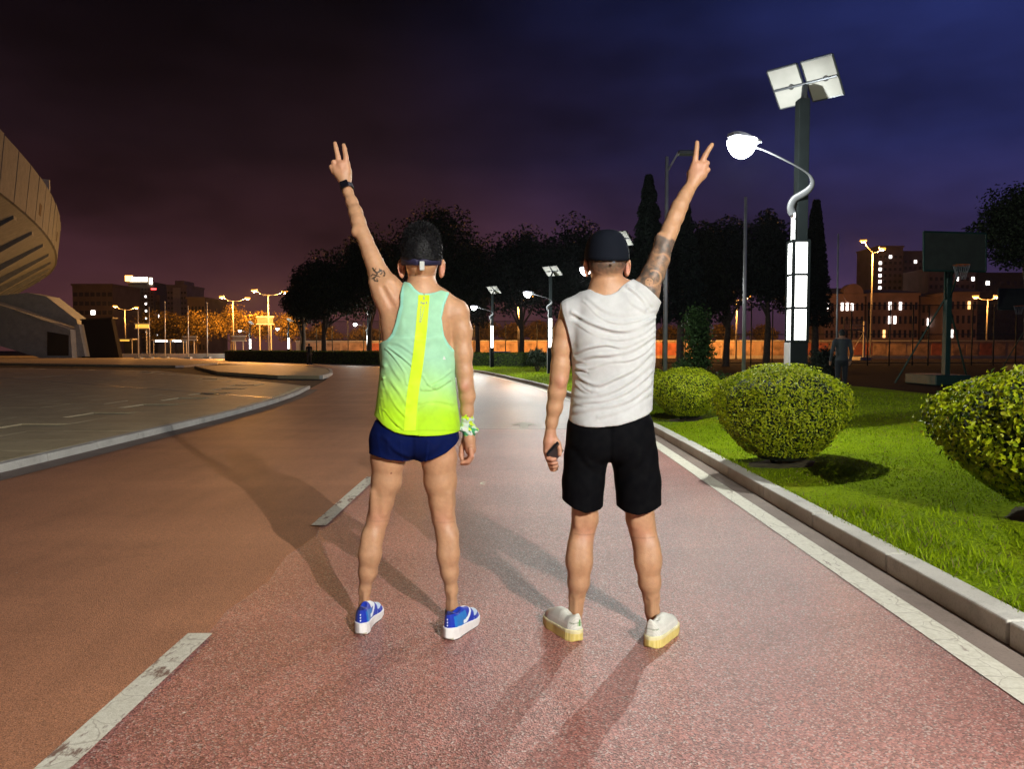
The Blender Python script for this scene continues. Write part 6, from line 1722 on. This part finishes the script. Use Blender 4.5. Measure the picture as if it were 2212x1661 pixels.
    T.cut(Z - zcv([(1200, 640), (1232, 630), (1262, 626), (1277, 622), (1287, 630), (1305, 637), (1320, 636), (1335, 629), (1345, 618), (1360, 606), (1390, 590), (1440, 590)]) + 0 * Y)
    T.cut(zcv([(1210, 912), (1232, 915), (1255, 920), (1290, 922), (1330, 917), (1370, 907), (1400, 896), (1412, 890)]) - Z + 0 * Y)
    Vt, Ft = T.mesh(1)
    m5 = lambda q: [(1161 + .3297 * x, 583.5 + .3297 * y) for x, y in q]
    fl = [(m5([(330, 180), (420, 250), (540, 290), (680, 270), (790, 262)]), .9), (m5([(300, 200), (400, 300), (520, 345), (650, 330), (785, 280)]), .8), (m5([(225, 275), (360, 350), (520, 395), (660, 372), (775, 305)]), 1.1), (m5([(240, 340), (380, 425), (530, 455), (680, 420), (770, 350)]), .8),
          (m5([(238, 545), (330, 508), (450, 488), (560, 505), (690, 450), (770, 390)]), 1.0), (m5([(238, 595), (360, 560), (480, 552), (620, 520), (760, 430)]), .9), (m5([(245, 640), (350, 640), (470, 600), (600, 590), (700, 540), (765, 470)]), 1.1), (m5([(240, 665), (300, 720), (400, 750), (520, 700), (640, 640), (740, 540)]), 1.2),
          (m5([(248, 700), (300, 765), (340, 785)]), 1.2, .8), (m5([(240, 740), (300, 790), (380, 790)]), .9, .8), (m5([(240, 820), (350, 822), (470, 800), (600, 730), (700, 650), (752, 600)]), 1.1), (m5([(230, 880), (330, 862), (450, 850), (580, 800), (690, 720), (748, 660)]), 1.0), (m5([(228, 930), (360, 905), (480, 890), (600, 850), (700, 780), (745, 730)]), .9),
          (m5([(400, 960), (500, 930), (620, 880), (735, 800)]), .7), (m5([(590, 110), (640, 150), (690, 200), (712, 245)]), 1.5, .9), (m5([(560, 130), (600, 200), (640, 232), (700, 262)]), 1.0), (m5([(660, 130), (710, 180), (740, 225)]), .8), (m5([(190, 210), (205, 300), (230, 400), (245, 480)]), .6), (m5([(238, 560), (262, 590), (300, 600)]), .8, .7), (m5([(236, 610), (262, 640), (320, 660)]), .8, .7), (m5([(232, 850), (270, 880), (320, 890)]), .7, .7)]
    hq = [P(x, y, f.Y - .1) for x, y in ((1210, 912), (1232, 915), (1255, 920), (1290, 922), (1330, 917), (1370, 907), (1400, 896), (1412, 890))]
    Vt = folds(Vt, Ft, fl, w=3.7, amp=.0056, hem=lambda x: np.interp(x, [p.x for p in hq], [p.z for p in hq])); Vt += vnormals(Vt, Ft) * (.0018 * vnoise(Vt, 6, 5))[:, None]
    ct = const(len(Vt), (.52, .535, .54)); px, py = to_px(Vt)
    shirt = np_mesh('shirt', Vt, Ft, M_CLOTH, t, colors=ct)
    # black shorts
    lo, hi = f.bounds(['trunk'], .08); lo[2] = P(1311, 1130, f.Y).z; hi[2] = P(1311, 880, f.Y).z; S = Field(lo, hi, .0042)
    for p in f.p['trunk'][:3]: S.prim(p, .010)
    for pts in ([(1276, 925, 52), (1266, 985, 47), (1260, 1040, 45.5), (1257, 1120, 44)], [(1360, 925, 52), (1370, 985, 50), (1378, 1040, 49), (1381, 1120, 48)]):
        for a_, b_ in zip(pts, pts[1:]): S.prim(('c', f.pt(a_[0], a_[1], -.005), f.pt(b_[0], b_[1], .005), f.m(a_[2]), f.m(b_[2]), 1.12, .012))
    X, Y, Z = S.grids(); q = [P(x, y, f.Y - .1) for x, y in ((1200, 1082), (1213, 1086), (1240, 1101), (1265, 1110), (1300, 1106), (1318, 1100), (1333, 1100), (1352, 1110), (1378, 1114), (1405, 1108), (1428, 1100), (1445, 1098))]
    S.cut(np.interp(S.ax[0], [p.x for p in q], [p.z for p in q])[:, None, None] - Z + 0 * Y); S.cut(Z - P(1311, 890, f.Y).z + 0 * X + 0 * Y)
    Vs, Fs = S.mesh(1)
    Vs = folds(Vs, Fs, [([(1320, 930), (1321, 980), (1321, 1015)], -1.2), ([(1240, 960), (1270, 1000), (1315, 1020)], .8, 1.5), ([(1410, 950), (1370, 1000), (1330, 1025)], .8, 1.5), ([(1230, 1020), (1240, 1060), (1245, 1095)], .7, 1.5), ([(1400, 1010), (1398, 1060), (1400, 1100)], .7, 1.5), ([(1250, 1030), (1275, 1070), (1280, 1100)], .6, 1.4)], w=5, amp=.008)
    np_mesh('shorts', Vs, Fs, M_SHORTS, t, colors=const(len(Vs), (.0018, .002, .003)))
    # cap, turned a little to the left
    M_CAP = simple('black_cap_cloth', (.006, .008, .014), .85, var=.2, bmp=.2, bscale=400, spec=.1); c = Vector(f.pt(1311, 548, .01)); cz = P(1311, 573, f.Y).z
    mb = MB(); vs = []; fs = []; nr, ns = 14, 36
    for i in range(nr + 1):
        e = i / nr * math.pi / 2
        for k in range(ns):
            a = 2 * math.pi * k / ns; rr = math.cos(e) ** .62; back = max(0, math.cos(a))
            seam = 1 + .006 * (abs(math.sin(a * 3)) - .5)
            x = math.sin(a) * f.m(46.5) * rr * seam; y = -math.cos(a) * .115 * rr * seam; low = (-.030 if True else 0) - .016 * back
            vs.append((c.x + x, c.y + y, c.z + .004 + low * (1 - math.sin(e)) * 1.0 + math.sin(e) ** 1.0 * f.m(47)))
    for i in range(nr):
        for k in range(ns): fs.append((i * ns + k, i * ns + (k + 1) % ns, (i + 1) * ns + (k + 1) % ns, (i + 1) * ns + k))
    fs.append(tuple(range(nr * ns, (nr + 1) * ns))); mb.add(vs, fs)
    cap = part('cap', mb, M_CAP, t, smooth=True); md = cap.modifiers.new('thick', 'SOLIDIFY'); md.thickness = .003; md.offset = 1
    mb = MB(); vs = []; yaw = .42
    for a in np.linspace(-1.1, 1.1, 21):
        for rr, dz in ((.98, 0), (1.0 + .66 * math.cos(a * 1.15) ** .8, -.018 * math.cos(a) + .0)):
            b_ = a - yaw; vs.append((c.x + math.sin(b_) * f.m(46.5) * (1 + (rr - 1) * .55), c.y + math.cos(b_) * .115 * rr, c.z - .014 + dz - .020 * abs(a) * .4))
    mb.add(vs, [(2 * i, 2 * i + 1, 2 * i + 3, 2 * i + 2) for i in range(20)])
    br = part('brim', mb, M_CAP, cap, smooth=True); md = br.modifiers.new('thick', 'SOLIDIFY'); md.thickness = .004
    part('button', MB().dome((c.x, c.y, c.z + .004 + f.m(45)), .008, .006, 12, 4, down=False), M_CAP, cap, smooth=True)
    q = P(1326, 566, f.Y - .118); part('back_emblem', MB().box(q, (.010, .004, .008)), simple('grey_stitch', (.05, .06, .08), .6), cap)
    hl, hr = G(1248, 1388), G(1404, 1402)
    shoe(t, (hl.x, hl.y, .002), math.radians(113), False, 'knit'); shoe(t, (hr.x, hr.y, .002), math.radians(60), True, 'knit')
    # phone held in the left hand
    A, B, Cc = P(1181.5, 980, f.Y - .005), P(1203, 954.5, f.Y + .0), P(1213, 977, f.Y)
    w = (Vector((B.x, 0, B.z)) - Vector((A.x, 0, A.z))); w = w.normalized() * .071; w.y = .004
    l = Vector((.030, .125, -.050)); l = l.normalized() * .148; n = w.cross(l).normalized()
    ctr = Vector((A.x + B.x, 0, A.z + B.z)) / 2; ctr.y = f.Y - .020; ctr += l * .5
    w = (w - l.normalized() * w.dot(l.normalized())).normalized(); R = Matrix((w, l.normalized(), n)).transposed()
    ph = thing('phone', 'black phone held low in the left hand beside the black shorts', 'phone', ctr)
    part('case', MB().box(ctr, (.074, .152, .010), M=R), simple('phone_case_black', (.006, .006, .008), .7, bmp=0, spec=.1), ph, bevel=.0035)
    part('screen', MB().box(ctr + n * .0052 * (1 if n.y < 0 else -1), (.068, .144, .0012), M=R), simple('phone_glass', (.003, .003, .005), .3, bmp=0, spec=.2), ph)
    part('camera_bump', MB().box(ctr - n * .006 * (1 if n.y < 0 else -1) + R @ Vector((.018, .05, 0)), (.026, .030, .003), M=R), M_BLACKPL, ph, bevel=.001)
capped()

# ------------------------------------------------------------------ two small figures in the distance
def small_person(label, dx, Y, H, top, trousers, walk=.0, face=1):
    b = Vector((P(dx, 780, Y).x, Y, 0)); s = H / 1.72
    t = thing('person', label, 'person', b)
    f = Field((b.x - .5, Y - .45, -.02), (b.x + .5, Y + .45, H + .05), .016)
    def c(a, q, ra, rb, k=.02): f.prim(('c', tuple(b + Vector(a) * s), tuple(b + Vector(q) * s), ra * s, rb * s, 1.0, k))
    for sx in (-1, 1):
        st = walk * sx
        c((sx * .09, 0, .90), (sx * .10, st * .5, .48), .085, .058); c((sx * .10, st * .5, .48), (sx * .10, st * .75, .08), .055, .038); c((sx * .10, st * .75, .05), (sx * .11, st * .75 + face * .16, .04), .04, .035)
        c((sx * .19, 0, 1.40), (sx * .25, -st * .3, 1.12), .055, .042); c((sx * .25, -st * .3, 1.12), (sx * .25, -st * .5 + face * .08, .88), .04, .03); c((sx * .25, -st * .5 + face * .08, .88), (sx * .245, -st * .5 + face * .10, .80), .035, .022)
    c((0, 0, .92), (0, 0, 1.18), .145, .125, .04); c((0, 0, 1.18), (0, 0, 1.38), .14, .15, .04); c((-.15, 0, 1.42), (.15, 0, 1.42), .06, .06, .04)
    c((0, 0, 1.44), (0, .01, 1.54), .055, .052); f.prim(('e', tuple(b + Vector((0, .015, 1.61)) * s), (.078 * s, .095 * s, .112 * s), .02)); f.prim(('e', tuple(b + Vector((0, .105 * face, 1.59)) * s), (.012, .018, .02), .01))
    V, F = f.mesh(1); z = V[:, 2] / s; col = const(len(V), (.30, .16, .10)); x = np.abs(V[:, 0] - b.x) / s
    col[(z < 1.47) & (z > .9)] = top; col[(z <= .93) & (x < .2)] = trousers; col[z < .08] = (.03, .03, .03); col[(z > 1.60) | ((z > 1.55) & (V[:, 1] * face < Y * face))] = (.01, .01, .01); col[(x > .2) & (z < .86)] = (.30, .16, .10)
    np_mesh('body', V, F, M_CLOTH, t, colors=col)
small_person('small dark walker on the path by the left hedge', 668, 56, 1.62, (.01, .01, .012), (.05, .04, .035), .22)
small_person('standing person in a grey top just right of the lit lamp column', 1818, 19, 1.72, (.035, .045, .055), (.010, .014, .022), .03)
# ------------------------------------------------------------------ humid night air
hm = bpy.data.materials.new('haze_air'); hm.use_nodes = True
hn = hm.node_tree.nodes; hn.clear()
ho = hn.new('ShaderNodeOutputMaterial'); hv = hn.new('ShaderNodeVolumePrincipled')
hv.inputs['Color'].default_value = (.92, .93, 1.0, 1); hv.inputs['Density'].default_value = HAZE; hv.inputs['Anisotropy'].default_value = .25
hm.node_tree.links.new(hv.outputs[0], ho.inputs['Volume'])
hz_o = part('haze', MB().box((0, 0, 28.0), (798, 798, 58.4)), hm)
tag(hz_o, 'thin humid night haze over the whole place', 'haze', kind='stuff')
print('SCENE DONE')
